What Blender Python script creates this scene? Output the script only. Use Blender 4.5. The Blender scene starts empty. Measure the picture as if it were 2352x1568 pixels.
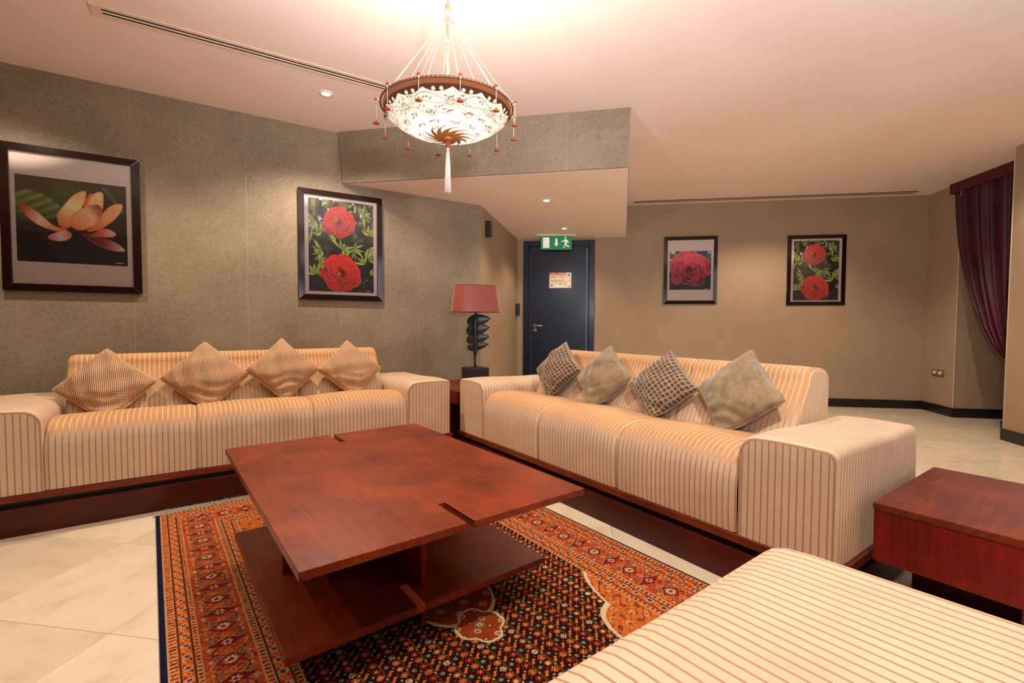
import bpy, bmesh, math, random
import numpy as np
from mathutils import Vector, Matrix
random.seed(7)
RS = np.random.RandomState(11)
PI = math.pi
S = bpy.context.scene
C = S.collection

# ------------------------------------------------------------------ camera
cam_d = bpy.data.cameras.new('camera')
cam_d.sensor_width = 36.0
cam_d.lens = 1087.0 / 2352.0 * 36.0
cam_d.clip_start = 0.05
cam = bpy.data.objects.new('camera', cam_d)
C.objects.link(cam)
S.camera = cam
fwv = Vector((0.60692815, 0.79382907, -0.03838781)).normalized()
upv = Vector((0.019988, 0.03303973, 0.99925415))
rv = fwv.cross(upv).normalized()
upv = rv.cross(fwv)
cam.matrix_world = Matrix(((rv.x, upv.x, -fwv.x, 0), (rv.y, upv.y, -fwv.y, 0), (rv.z, upv.z, -fwv.z, 1.05), (0, 0, 0, 1)))

# ------------------------------------------------------------------ world, exposure, lights
S.view_settings.view_transform = 'Standard'
S.view_settings.look = 'None'
S.view_settings.gamma = 1.0
S.view_settings.use_curve_mapping = False
S.view_settings.exposure = 0.0
S.cycles.use_denoising = True
S.cycles.max_bounces = 8
S.cycles.sample_clamp_indirect = 6.0
W = bpy.data.worlds.new('world'); S.world = W
W.use_nodes = True
W.node_tree.nodes['Background'].inputs[0].default_value = (0.75, 0.85, 1.0, 1)
W.node_tree.nodes['Background'].inputs[1].default_value = 0.6

def add_light(name, kind, loc, power, color, target=None, **kw):
    d = bpy.data.lights.new(name, kind)
    d.energy = power; d.color = color
    for k, v in kw.items(): setattr(d, k, v)
    o = bpy.data.objects.new(name, d); C.objects.link(o)
    o.location = loc
    if target is not None:
        o.rotation_euler = (Vector(target) - Vector(loc)).to_track_quat('-Z', 'Y').to_euler()
    return o
WARM = (1.0, 0.84, 0.66)
NEUT = (1.0, 0.93, 0.86)
ZC = 2.65      # main ceiling height
ZS = 2.23      # lowered soffit height
def down(loc, p, col=WARM, size=2.3, blend=0.6, r=0.035):
    add_light('downlight_lamp', 'SPOT', loc, p, col, (loc[0], loc[1], 0), spot_size=size, spot_blend=blend, shadow_soft_size=r)
down((1.01, 3.47, 2.62), 125)
down((-0.75, 3.62, 2.62), 75)
down((3.046, 3.45, 2.20), 34)
down((4.104, 4.311, 2.20), 40)
down((-1.3, 1.6, 2.62), 38, NEUT)
down((1.15, 0.15, 2.62), 160, NEUT)
down((3.9, 1.9, 2.62), 80, NEUT)
down((5.6, 2.3, 2.62), 100, WARM)
down((5.35, 0.55, 2.62), 60, NEUT)  # unseen downlight, added to brighten the recess wall
# cool fill light added at an unseen window behind right, and the lamp in the bowl pendant
add_light('added_window_fill', 'AREA', (4.1, -2.0, 1.5), 30, (0.88, 0.93, 1.0), (2.0, 1.0, 1.2), shape='RECTANGLE', size=1.6, size_y=1.9)
add_light('pendant_bulb', 'POINT', (0.92, 1.613, 1.885), 95, (1.0, 0.94, 0.88), shadow_soft_size=0.04)
# the photographer's flash, bounced off the ceiling
add_light('bounced_flash', 'SPOT', (0.25, -0.15, 1.45), 310, (0.90, 0.93, 1.0), (1.7, 0.9, 2.65), spot_size=2.2, spot_blend=0.9, shadow_soft_size=0.06)

# ------------------------------------------------------------------ helpers
def lin(c):
    c = np.array(c, float) / 255.0
    return np.where(c <= 0.04045, c / 12.92, ((c + 0.055) / 1.055) ** 2.4)
def link(ob, parent=None):
    C.objects.link(ob)
    if parent is not None: ob.parent = parent
    return ob
def tag(o, label=None, cat=None, group=None, kind=None):
    if label: o['label'] = label
    if cat: o['category'] = cat
    if group: o['group'] = group
    if kind: o['kind'] = kind
    return o
def thing(name, label, cat, loc=(0, 0, 0), rz=0.0, group=None):
    o = bpy.data.objects.new(name, None); C.objects.link(o)
    o.empty_display_size = 0.1
    o.location = loc; o.rotation_euler = (0, 0, rz)
    return tag(o, label, cat, group)

class MB:
    def __init__(s): s.v = []; s.f = []; s.uv = []; s.sm = []
    def face(s, pts, uv=None, smooth=False):
        i = len(s.v); s.v += [tuple(p) for p in pts]
        s.f.append(tuple(range(i, i + len(pts)))); s.uv.append(uv or [(0, 0)] * len(pts)); s.sm.append(smooth)
    def box(s, a, b):
        x0, y0, z0 = a; x1, y1, z1 = b; i = len(s.v)
        s.v += [(x0, y0, z0), (x1, y0, z0), (x1, y1, z0), (x0, y1, z0), (x0, y0, z1), (x1, y0, z1), (x1, y1, z1), (x0, y1, z1)]
        for q in ((0, 3, 2, 1), (4, 5, 6, 7), (0, 1, 5, 4), (1, 2, 6, 5), (2, 3, 7, 6), (3, 0, 4, 7)):
            s.f.append(tuple(i + k for k in q)); s.uv.append([(0, 0)] * 4); s.sm.append(False)
    def prism(s, poly, z0, z1):
        n = len(poly); i = len(s.v)
        s.v += [(p[0], p[1], z0) for p in poly] + [(p[0], p[1], z1) for p in poly]
        s.f.append(tuple(i + k for k in range(n))[::-1]); s.f.append(tuple(i + n + k for k in range(n)))
        s.uv += [[(0, 0)] * n] * 2; s.sm += [False] * 2
        for k in range(n):
            k2 = (k + 1) % n
            s.f.append((i + k, i + k2, i + n + k2, i + n + k)); s.uv.append([(0, 0)] * 4); s.sm.append(False)
    def wallbox(s, p, q, z0, z1, t0=0.0, t1=0.1):
        """slab between p and q (seen from the left side of p->q is 'out'); t = offsets along the right-hand normal"""
        d = Vector((q[0] - p[0], q[1] - p[1])).normalized(); n = Vector((d.y, -d.x))
        P = [Vector(p[:2]) + n * t0, Vector(q[:2]) + n * t0, Vector(q[:2]) + n * t1, Vector(p[:2]) + n * t1]
        s.prism([(a.x, a.y) for a in P], z0, z1)
    def grid(s, nu, nv, fn, smooth=True, wrapu=False, uvfn=None):
        i0 = len(s.v)
        for j in range(nv + 1):
            for i in range(nu + (0 if wrapu else 1)):
                s.v.append(tuple(fn(i / nu, j / nv)))
        w = nu if wrapu else nu + 1
        for j in range(nv):
            for i in range(nu):
                i2 = (i + 1) % w if wrapu else i + 1
                s.f.append((i0 + j * w + i, i0 + j * w + i2, i0 + (j + 1) * w + i2, i0 + (j + 1) * w + i))
                if uvfn: s.uv.append([uvfn(i / nu, j / nv), uvfn((i + 1) / nu, j / nv), uvfn((i + 1) / nu, (j + 1) / nv), uvfn(i / nu, (j + 1) / nv)])
                else: s.uv.append([(i / nu, j / nv), ((i + 1) / nu, j / nv), ((i + 1) / nu, (j + 1) / nv), (i / nu, (j + 1) / nv)])
                s.sm.append(smooth)
    def lathe(s, prof, n=24, c=(0, 0), smooth=True):
        m = len(prof) - 1
        def fn(u, v):
            r, z = prof[min(m, int(round(v * m)))]; a = 2 * PI * u
            return (c[0] + r * math.cos(a), c[1] + r * math.sin(a), z)
        s.grid(n, m, fn, smooth, True)
    def tube(s, pts, r, n=8, closed=False, cap=True):
        pts = [Vector(p) for p in pts]; m = len(pts); rings = []
        rr = r if isinstance(r, (list, tuple)) else [r] * m
        prev = None
        for k in range(m):
            if closed: t = pts[(k + 1) % m] - pts[k - 1]
            else: t = pts[min(m - 1, k + 1)] - pts[max(0, k - 1)]
            t.normalize()
            if prev is None:
                a = Vector((0, 0, 1)) if abs(t.z) < 0.9 else Vector((1, 0, 0))
                u = t.cross(a).normalized()
            else:
                u = (prev - t * prev.dot(t)).normalized()
            prev = u; w = t.cross(u)
            i = len(s.v); rings.append(i)
            for q in range(n):
                an = 2 * PI * q / n
                s.v.append(tuple(pts[k] + (u * math.cos(an) + w * math.sin(an)) * rr[k]))
        for k in range(m if closed else m - 1):
            a = rings[k]; b = rings[(k + 1) % m]
            for q in range(n):
                q2 = (q + 1) % n
                s.f.append((a + q, a + q2, b + q2, b + q)); s.uv.append([(0, 0)] * 4); s.sm.append(True)
        if cap and not closed:
            s.f.append(tuple(rings[0] + q for q in range(n))); s.f.append(tuple(rings[-1] + q for q in range(n))[::-1])
            s.uv += [[(0, 0)] * n] * 2; s.sm += [False] * 2
    def build(s, name, mat, parent=None, bevel=0, seg=2, fixn=True):
        me = bpy.data.meshes.new(name)
        me.from_pydata(s.v, [], s.f)
        uvl = me.uv_layers.new(name='UVMap')
        flat = [c for f in s.uv for p in f for c in p]
        uvl.data.foreach_set('uv', flat)
        me.polygons.foreach_set('use_smooth', s.sm)
        if fixn or bevel:
            bm = bmesh.new(); bm.from_mesh(me)
            bmesh.ops.remove_doubles(bm, verts=bm.verts, dist=1e-5)
            if fixn: bmesh.ops.recalc_face_normals(bm, faces=bm.faces)
            if bevel:
                es = [e for e in bm.edges if len(e.link_faces) == 2 and e.calc_face_angle(0) > 0.6]
                r = bmesh.ops.bevel(bm, geom=es, offset=bevel, segments=seg, profile=0.5, affect='EDGES')
            bm.to_mesh(me); bm.free()
        me.update()
        if mat: me.materials.append(mat)
        return link(bpy.data.objects.new(name, me), parent)

# ------------------------------------------------------------------ materials
def newmat(name):
    m = bpy.data.materials.new(name); m.use_nodes = True
    nt = m.node_tree; b = nt.nodes['Principled BSDF']
    return m, nt, b
def N(nt, t, **kw):
    n = nt.nodes.new(t)
    for k, v in kw.items():
        if k.startswith('i_'): n.inputs[k[2:].replace('_', ' ')].default_value = v
        else: setattr(n, k, v)
    return n
def L(nt, a, b): nt.links.new(a, b)
def ramp(nt, fac, stops):
    r = nt.nodes.new('ShaderNodeValToRGB'); e = r.color_ramp.elements
    while len(e) < len(stops): e.new(0.5)
    for k, (p, c) in enumerate(stops): e[k].position = p; e[k].color = tuple(c) + (1,)
    L(nt, fac, r.inputs[0]); return r.outputs[0]
def objco(nt, scale=(1, 1, 1), rot=(0, 0, 0)):
    tc = N(nt, 'ShaderNodeTexCoord'); mp = N(nt, 'ShaderNodeMapping')
    mp.inputs['Scale'].default_value = scale; mp.inputs['Rotation'].default_value = rot
    L(nt, tc.outputs['Object'], mp.inputs[0]); return mp.outputs[0]
def noise(nt, co, scale, detail=4, rough=0.55):
    n = N(nt, 'ShaderNodeTexNoise'); n.inputs['Scale'].default_value = scale
    n.inputs['Detail'].default_value = detail; n.inputs['Roughness'].default_value = rough
    if co is not None: L(nt, co, n.inputs['Vector'])
    return n.outputs['Fac']
def bump(nt, b, h, strength, dist=0.01):
    n = N(nt, 'ShaderNodeBump'); n.inputs['Strength'].default_value = strength; n.inputs['Distance'].default_value = dist
    L(nt, h, n.inputs['Height']); L(nt, n.outputs[0], b.inputs['Normal'])
def plain(name, rgb, rough=0.5, metal=0.0, spec=0.5, coat=0.0, emit=None, es=0.0, vary=0.06):
    m, nt, b = newmat(name)
    c = lin(rgb)
    n = noise(nt, objco(nt), 9.0)
    lo = c * (1 - vary); hi = np.minimum(1, c * (1 + vary))
    L(nt, ramp(nt, n, [(0.3, lo), (0.7, hi)]), b.inputs['Base Color'])
    b.inputs['Roughness'].default_value = rough; b.inputs['Metallic'].default_value = metal
    b.inputs['Specular IOR Level'].default_value = spec; b.inputs['Coat Weight'].default_value = coat
    if emit is not None:
        b.inputs['Emission Color'].default_value = tuple(lin(emit)) + (1,); b.inputs['Emission Strength'].default_value = es
    return m
def wood(name, dark, light, rough=0.3, scale=(1, 14, 14), coat=0.0, rot=(0, 0, 0)):
    m, nt, b = newmat(name)
    co = objco(nt, scale, rot)
    n1 = noise(nt, co, 5.0, 6, 0.6); n2 = noise(nt, objco(nt), 4.0, 4, 0.6)
    mx = N(nt, 'ShaderNodeMath', operation='ADD'); mx.inputs[1].default_value = 0
    m1 = N(nt, 'ShaderNodeMath', operation='MULTIPLY'); m1.inputs[1].default_value = 0.42; L(nt, n1, m1.inputs[0])
    m2 = N(nt, 'ShaderNodeMath', operation='MULTIPLY'); m2.inputs[1].default_value = 0.58; L(nt, n2, m2.inputs[0])
    L(nt, m1.outputs[0], mx.inputs[0]); L(nt, m2.outputs[0], mx.inputs[1])
    L(nt, ramp(nt, mx.outputs[0], [(0.35, lin(dark)), (0.66, lin(light))]), b.inputs['Base Color'])
    b.inputs['Roughness'].default_value = rough; b.inputs['Coat Weight'].default_value = coat; b.inputs['Coat Roughness'].default_value = 0.18; b.inputs['Specular IOR Level'].default_value = 0.32
    bump(nt, b, n1, 0.06, 0.002)
    return m
def attr_mat(name, attr='Col', rough=0.6, gain=1.0, spec=0.3, sheen=0.0, fuzz=0.0):
    m, nt, b = newmat(name)
    a = N(nt, 'ShaderNodeAttribute'); a.attribute_name = attr
    src = a.outputs['Color']
    if fuzz:
        n = noise(nt, objco(nt), 500.0, 2)
        h = N(nt, 'ShaderNodeHueSaturation'); mr = N(nt, 'ShaderNodeMapRange')
        mr.inputs['To Min'].default_value = 1 - fuzz; mr.inputs['To Max'].default_value = 1 + fuzz
        L(nt, n, mr.inputs['Value']); L(nt, mr.outputs[0], h.inputs['Value']); L(nt, src, h.inputs['Color']); src = h.outputs[0]
        bump(nt, b, n, 0.4, 0.002)
    L(nt, src, b.inputs['Base Color'])
    b.inputs['Roughness'].default_value = rough; b.inputs['Specular IOR Level'].default_value = spec
    b.inputs['Sheen Weight'].default_value = sheen
    return m

MAHOG = wood('mahogany', (74, 24, 10), (134, 52, 20), 0.40)
MAHOGY = wood('mahogany_cross', (80, 25, 10), (144, 55, 20), 0.38, scale=(22, 1, 14))
MAHOGZ = wood('mahogany_upright', (84, 14, 8), (142, 28, 12), 0.42, scale=(14, 14, 1))
PLINTH = wood('plinth_wood', (48, 12, 8), (84, 24, 14), 0.38, scale=(1, 14, 14))
FRAMEW = plain('dark_lacquer', (26, 7, 6), 0.14, spec=0.4, coat=0.2)
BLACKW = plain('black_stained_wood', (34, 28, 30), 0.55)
DOORM = wood('blue_black_door', (8, 12, 30), (15, 23, 52), 0.38, scale=(14, 14, 1), coat=0.1)
BASEB = plain('black_baseboard', (24, 19, 18), 0.3)
SATIN = plain('satin_chrome', (205, 190, 165), 0.22, metal=1.0)
BRASS = plain('brass', (200, 160, 110), 0.3, metal=1.0)
WHITEP = plain('white_plastic', (235, 230, 220), 0.4)
BLACKP = plain('black_plastic', (22, 24, 30), 0.35)
SLOT = plain('slot_dark', (8, 5, 8), 1.0, spec=0.0)
SLOTB = plain('slot_brown', (84, 60, 48), 0.9, spec=0.1)
VENTM = plain('vent_paint', (226, 200, 178), 0.5)
PIPING_L = plain('cushion_trim', (206, 168, 120), 0.85)

def ceiling_mat():
    m, nt, b = newmat('ceiling_paint')
    n = noise(nt, objco(nt), 1.2, 2)
    L(nt, ramp(nt, n, [(0.3, lin((232, 213, 202))), (0.7, lin((238, 221, 210)))]), b.inputs['Base Color'])
    b.inputs['Roughness'].default_value = 0.85
    bump(nt, b, noise(nt, objco(nt), 240, 2), 0.08, 0.001)
    return m
CEIL = ceiling_mat()

def wallpaper(name, dark, light, streak, seams=None, seam_step=None, rot=(0, 0, 0)):
    m, nt, b = newmat(name)
    uv = N(nt, 'ShaderNodeUVMap')
    co0 = N(nt, 'ShaderNodeMapping'); co0.inputs['Rotation'].default_value = rot
    L(nt, uv.outputs[0], co0.inputs[0])
    co = N(nt, 'ShaderNodeMapping'); co.inputs['Scale'].default_value = streak
    L(nt, co0.outputs[0], co.inputs[0])
    wob = noise(nt, uv.outputs[0], 2.6, 2)
    mw = N(nt, 'ShaderNodeVectorMath', operation='ADD'); sc = N(nt, 'ShaderNodeVectorMath', operation='SCALE')
    cmb = N(nt, 'ShaderNodeCombineXYZ'); L(nt, wob, cmb.inputs[0]); L(nt, wob, cmb.inputs[1])
    L(nt, cmb.outputs[0], sc.inputs[0]); sc.inputs['Scale'].default_value = 8.0 if streak[0] < 100 else 0.0
    L(nt, co.outputs[0], mw.inputs[0]); L(nt, sc.outputs[0], mw.inputs[1])
    n1 = noise(nt, mw.outputs[0], 1.0, 5, 0.7)
    n2 = noise(nt, uv.outputs[0], 1.7, 3, 0.6)
    a = N(nt, 'ShaderNodeMath', operation='MULTIPLY_ADD'); a.inputs[1].default_value = 0.7; L(nt, n1, a.inputs[0])
    a2 = N(nt, 'ShaderNodeMath', operation='MULTIPLY'); a2.inputs[1].default_value = 0.3; L(nt, n2, a2.inputs[0]); L(nt, a2.outputs[0], a.inputs[2])
    col = ramp(nt, a.outputs[0], [(0.36, lin(dark)), (0.64, lin(light))])
    if seams:
        sep = N(nt, 'ShaderNodeSeparateXYZ'); L(nt, uv.outputs[0], sep.inputs[0])
        md = N(nt, 'ShaderNodeMath', operation='PINGPONG'); md.inputs[1].default_value = seam_step / 2
        of = N(nt, 'ShaderNodeMath', operation='SUBTRACT'); of.inputs[1].default_value = seams; L(nt, sep.outputs[0], of.inputs[0])
        L(nt, of.outputs[0], md.inputs[0])
        lt = N(nt, 'ShaderNodeMath', operation='LESS_THAN'); lt.inputs[1].default_value = 0.0015; L(nt, md.outputs[0], lt.inputs[0])
        mm = N(nt, 'ShaderNodeMath', operation='MULTIPLY'); mm.inputs[1].default_value = 0.28; L(nt, lt.outputs[0], mm.inputs[0])
        mix = N(nt, 'ShaderNodeMix', data_type='RGBA'); L(nt, mm.outputs[0], mix.inputs[0])
        L(nt, col, mix.inputs[6]); mix.inputs[7].default_value = tuple(lin((205, 190, 165))) + (1,)
        col = mix.outputs[2]
    L(nt, col, b.inputs['Base Color'])
    b.inputs['Roughness'].default_value = 0.62; b.inputs['Specular IOR Level'].default_value = 0.35
    bump(nt, b, n1, 0.25, 0.003)
    return m
PAPER_HIDE = wallpaper('hide_wallpaper', (104, 90, 74), (158, 141, 118), (26, 170, 1), seams=0.62, seam_step=0.698, rot=(0, 0, 0.75))
PAPER_WEAVE = wallpaper('woven_wallpaper', (148, 124, 100), (172, 147, 120), (420, 260, 1))

def marble():
    m, nt, b = newmat('marble_tile')
    oi = N(nt, 'ShaderNodeObjectInfo')
    tc = N(nt, 'ShaderNodeTexCoord')
    off = N(nt, 'ShaderNodeVectorMath', operation='MULTIPLY_ADD')
    off.inputs[1].default_value = (1.3, 1.7, 1.0)
    L(nt, oi.outputs['Location'], off.inputs[0]); L(nt, tc.outputs['Object'], off.inputs[2])
    mp = N(nt, 'ShaderNodeMapping'); mp.inputs['Scale'].default_value = (1.0, 1.6, 1); mp.inputs['Rotation'].default_value = (0, 0, 0.4)
    L(nt, off.outputs[0], mp.inputs[0])
    n1 = noise(nt, mp.outputs[0], 5.0, 8, 0.65); n2 = noise(nt, off.outputs[0], 1.6, 2)
    c1 = ramp(nt, n1, [(0.28, lin((206, 182, 148))), (0.45, lin((224, 204, 174))), (0.75, lin((230, 213, 188)))])
    hs = N(nt, 'ShaderNodeHueSaturation'); mr = N(nt, 'ShaderNodeMapRange')
    mr.inputs['To Min'].default_value = 0.86; mr.inputs['To Max'].default_value = 1.06
    L(nt, oi.outputs['Random'], mr.inputs['Value']); L(nt, mr.outputs[0], hs.inputs['Value']); L(nt, c1, hs.inputs['Color'])
    L(nt, hs.outputs[0], b.inputs['Base Color'])
    b.inputs['Roughness'].default_value = 0.16
    b.inputs['Specular IOR Level'].default_value = 0.45
    return m
MARBLE = marble()
GROUT = plain('grout', (176, 152, 120), 0.8)

def velvet(name='striped_velvet', pile=(216, 187, 158), groove=(172, 132, 98), period=0.0255, painted_sheen=False):
    m, nt, b = newmat(name)
    uv = N(nt, 'ShaderNodeUVMap'); sep = N(nt, 'ShaderNodeSeparateXYZ'); L(nt, uv.outputs[0], sep.inputs[0])
    pp = N(nt, 'ShaderNodeMath', operation='PINGPONG'); pp.inputs[1].default_value = period / 2; L(nt, sep.outputs[0], pp.inputs[0])
    mr = N(nt, 'ShaderNodeMapRange', interpolation_type='SMOOTHSTEP'); mr.inputs['From Min'].default_value = period * 0.07; mr.inputs['From Max'].default_value = period * 0.14
    L(nt, pp.outputs[0], mr.inputs['Value'])
    nz = noise(nt, objco(nt), 4.5, 4, 0.65)
    pc = ramp(nt, nz, [(0.3, lin(pile) * 0.86), (0.7, np.minimum(1, lin(pile) * 1.06))])
    mix = N(nt, 'ShaderNodeMix', data_type='RGBA'); L(nt, mr.outputs[0], mix.inputs[0])
    mix.inputs[6].default_value = tuple(lin(groove)) + (1,); L(nt, pc, mix.inputs[7])
    if painted_sheen:   # angle-dependent velvet sheen put into the colour: golden pile, pale grooves on tops
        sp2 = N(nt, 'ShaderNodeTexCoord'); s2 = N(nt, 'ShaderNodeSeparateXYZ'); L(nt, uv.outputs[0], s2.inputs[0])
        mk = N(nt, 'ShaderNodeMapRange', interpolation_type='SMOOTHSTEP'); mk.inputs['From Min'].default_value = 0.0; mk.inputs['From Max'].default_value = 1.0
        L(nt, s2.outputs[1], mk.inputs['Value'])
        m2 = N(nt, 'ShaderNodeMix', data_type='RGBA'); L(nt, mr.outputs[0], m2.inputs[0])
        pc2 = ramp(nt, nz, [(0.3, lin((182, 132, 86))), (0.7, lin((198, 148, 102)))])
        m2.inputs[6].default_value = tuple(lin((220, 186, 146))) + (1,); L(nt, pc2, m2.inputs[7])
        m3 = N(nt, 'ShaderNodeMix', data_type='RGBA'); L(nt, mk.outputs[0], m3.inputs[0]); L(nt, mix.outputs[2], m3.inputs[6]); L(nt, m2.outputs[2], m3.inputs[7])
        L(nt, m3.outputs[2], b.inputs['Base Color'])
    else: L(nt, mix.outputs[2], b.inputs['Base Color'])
    b.inputs['Roughness'].default_value = 0.75; b.inputs['Specular IOR Level'].default_value = 0.25
    sh = N(nt, 'ShaderNodeMath', operation='MULTIPLY'); sh.inputs[1].default_value = 0.25; L(nt, mr.outputs[0], sh.inputs[0])
    L(nt, sh.outputs[0], b.inputs['Sheen Weight']); b.inputs['Sheen Tint'].default_value = tuple(lin((255, 225, 190))) + (1,)
    b.inputs['Sheen Roughness'].default_value = 0.4
    bump(nt, b, mr.outputs[0], 0.28, 0.002)
    return m
VELVET = velvet()
VELVET_SHEEN = velvet('striped_velvet_painted_sheen', painted_sheen=True)

def dotted(name, base, dot, period, rad, stagger=True, rough=0.8, sheen=0.3, base2=None):
    m, nt, b = newmat(name)
    uv = N(nt, 'ShaderNodeUVMap')
    def cell(ox, oy, per):
        mp = N(nt, 'ShaderNodeMapping'); mp.inputs['Location'].default_value = (ox, oy, 0)
        L(nt, uv.outputs[0], mp.inputs[0])
        md = N(nt, 'ShaderNodeVectorMath', operation='MODULO'); md.inputs[1].default_value = (per[0], per[1], 1)
        ad = N(nt, 'ShaderNodeVectorMath', operation='ADD'); ad.inputs[1].default_value = (10 * per[0], 10 * per[1], 0)
        L(nt, mp.outputs[0], ad.inputs[0]); L(nt, ad.outputs[0], md.inputs[0])
        sb = N(nt, 'ShaderNodeVectorMath', operation='SUBTRACT'); sb.inputs[1].default_value = (per[0] / 2, per[1] / 2, 0)
        L(nt, md.outputs[0], sb.inputs[0])
        ln = N(nt, 'ShaderNodeVectorMath', operation='LENGTH'); L(nt, sb.outputs[0], ln.inputs[0])
        mr = N(nt, 'ShaderNodeMapRange', interpolation_type='SMOOTHSTEP')
        mr.inputs['From Min'].default_value = rad * 0.85; mr.inputs['From Max'].default_value = rad * 1.1
        mr.inputs['To Min'].default_value = 1; mr.inputs['To Max'].default_value = 0
        L(nt, ln.outputs['Value'], mr.inputs['Value']); return mr.outputs[0]
    per = (period, period * (1.1 if stagger else 1.0))
    d = cell(5, 5, per)
    if stagger:
        d2 = cell(5 + period / 2, 5 + per[1] / 2, per)
        mx = N(nt, 'ShaderNodeMath', operation='MAXIMUM'); L(nt, d, mx.inputs[0]); L(nt, d2, mx.inputs[1]); d = mx.outputs[0]
    nz = noise(nt, objco(nt), 14, 4)
    bc = ramp(nt, nz, [(0.3, lin(base) * 0.8), (0.7, np.minimum(1, lin(base2 or base) * 1.1))])
    mix = N(nt, 'ShaderNodeMix', data_type='RGBA'); L(nt, d, mix.inputs[0]); L(nt, bc, mix.inputs[6])
    mix.inputs[7].default_value = tuple(lin(dot)) + (1,)
    L(nt, mix.outputs[2], b.inputs['Base Color'])
    b.inputs['Roughness'].default_value = rough; b.inputs['Sheen Weight'].default_value = sheen
    b.inputs['Specular IOR Level'].default_value = 0.2
    bump(nt, b, d, 0.5, 0.002)
    return m
CUSH_A = dotted('woven_dot_fabric', (224, 186, 146), (56, 24, 22), 0.0124, 0.0031, True, 0.9, 0.0, (212, 168, 128))
CUSH_B = dotted('spotted_velvet', (150, 122, 92), (72, 54, 44), 0.0265, 0.0098, False, 0.7, 0.35)
def furmat():
    m, nt, b = newmat('taupe_velvet')
    n1 = noise(nt, objco(nt), 14, 10, 0.78)
    L(nt, ramp(nt, n1, [(0.30, lin((96, 78, 56))), (0.5, lin((138, 117, 88))), (0.72, lin((166, 144, 112)))]), b.inputs['Base Color'])
    b.inputs['Roughness'].default_value = 0.8; b.inputs['Sheen Weight'].default_value = 0.4; b.inputs['Specular IOR Level'].default_value = 0.2
    bump(nt, b, noise(nt, objco(nt), 60, 4), 0.35, 0.006)
    return m
CUSH_F = furmat()
def curtainmat():
    m, nt, b = newmat('burgundy_silk')
    n = noise(nt, objco(nt, (8, 8, 2)), 1.0, 4)
    L(nt, ramp(nt, n, [(0.3, lin((50, 4, 14))), (0.7, lin((78, 8, 24)))]), b.inputs['Base Color'])
    b.inputs['Roughness'].default_value = 0.4; b.inputs['Specular IOR Level'].default_value = 0.35
    bump(nt, b, n, 0.1, 0.002)
    return m
CURT = curtainmat()
def glassmat():
    m = bpy.data.materials.new('picture_glass'); m.use_nodes = True; nt = m.node_tree; nt.nodes.clear()
    o = N(nt, 'ShaderNodeOutputMaterial'); t = N(nt, 'ShaderNodeBsdfTransparent'); g = N(nt, 'ShaderNodeBsdfGlossy')
    g.inputs['Roughness'].default_value = 0.02
    fr = N(nt, 'ShaderNodeFresnel'); fr.inputs[0].default_value = 1.5; mx = N(nt, 'ShaderNodeMixShader')
    L(nt, fr.outputs[0], mx.inputs[0]); L(nt, t.outputs[0], mx.inputs[1]); L(nt, g.outputs[0], mx.inputs[2]); L(nt, mx.outputs[0], o.inputs[0])
    return m
GLASS = glassmat()
MATBOARD = plain('mat_board', (226, 204, 194), 0.8, vary=0.02)

# ------------------------------------------------------------------ room shell
LW0 = Vector((-0.703, 4.292)); LWd = Vector((2.004, -0.176)).normalized()
P_L0 = LW0 - LWd * 3.6                      # left wall, off-frame end
P_L1 = Vector((2.66, 4.005))                # left wall meets the angled wall
P_K = Vector((4.135, 5.285))                # angled wall meets the back wall
P_B = Vector((7.652, 1.560))                # back wall meets the curtain wall
P_R = Vector((7.258, 1.208))                # curtain wall corner
P_R2 = Vector((7.60, 0.835))                # recess far corner
P_W = Vector((6.99, 0.26))
P_P2 = Vector((6.69, 0.745))                # pillar return
P_P = Vector((6.205, 0.685))                # pillar corner
P_P3 = Vector((4.3, -0.90))
P_S = Vector((4.3, -3.0)); P_S2 = Vector((-4.3, -3.0))
def wall(name, p, q, mat, z0=0.0, z1=ZC, u0=0.0, t=0.12):
    """wall slab whose room face runs p->q with the room on its right-hand side"""
    d = (q - p); ln = d.length; d.normalize(); n = Vector((d.y, -d.x))   # n points into the room
    mb = MB()
    a, b_ = p, q; a2, b2 = p - n * t, q - n * t
    uv = [(u0, z0), (u0 + ln, z0), (u0 + ln, z1), (u0, z1)]
    mb.face([(a.x, a.y, z0), (b_.x, b_.y, z0), (b_.x, b_.y, z1), (a.x, a.y, z1)], uv)
    mb.face([(a2.x, a2.y, z0), (b2.x, b2.y, z0), (b2.x, b2.y, z1), (a2.x, a2.y, z1)], uv)
    mb.face([(a.x, a.y, z1), (b_.x, b_.y, z1), (b2.x, b2.y, z1), (a2.x, a2.y, z1)])
    mb.face([(a.x, a.y, z0), (b_.x, b_.y, z0), (b2.x, b2.y, z0), (a2.x, a2.y, z0)])
    mb.face([(a.x, a.y, z0), (a2.x, a2.y, z0), (a2.x, a2.y, z1), (a.x, a.y, z1)])
    mb.face([(b_.x, b_.y, z0), (b2.x, b2.y, z0), (b2.x, b2.y, z1), (b_.x, b_.y, z1)])
    o = mb.build(name, mat); o['kind'] = 'structure'; return o
wall('wall_left', P_L0, P_L1, PAPER_HIDE, u0=-3.6)
wall('wall_angled', P_L1, P_K, PAPER_WEAVE)
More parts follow.
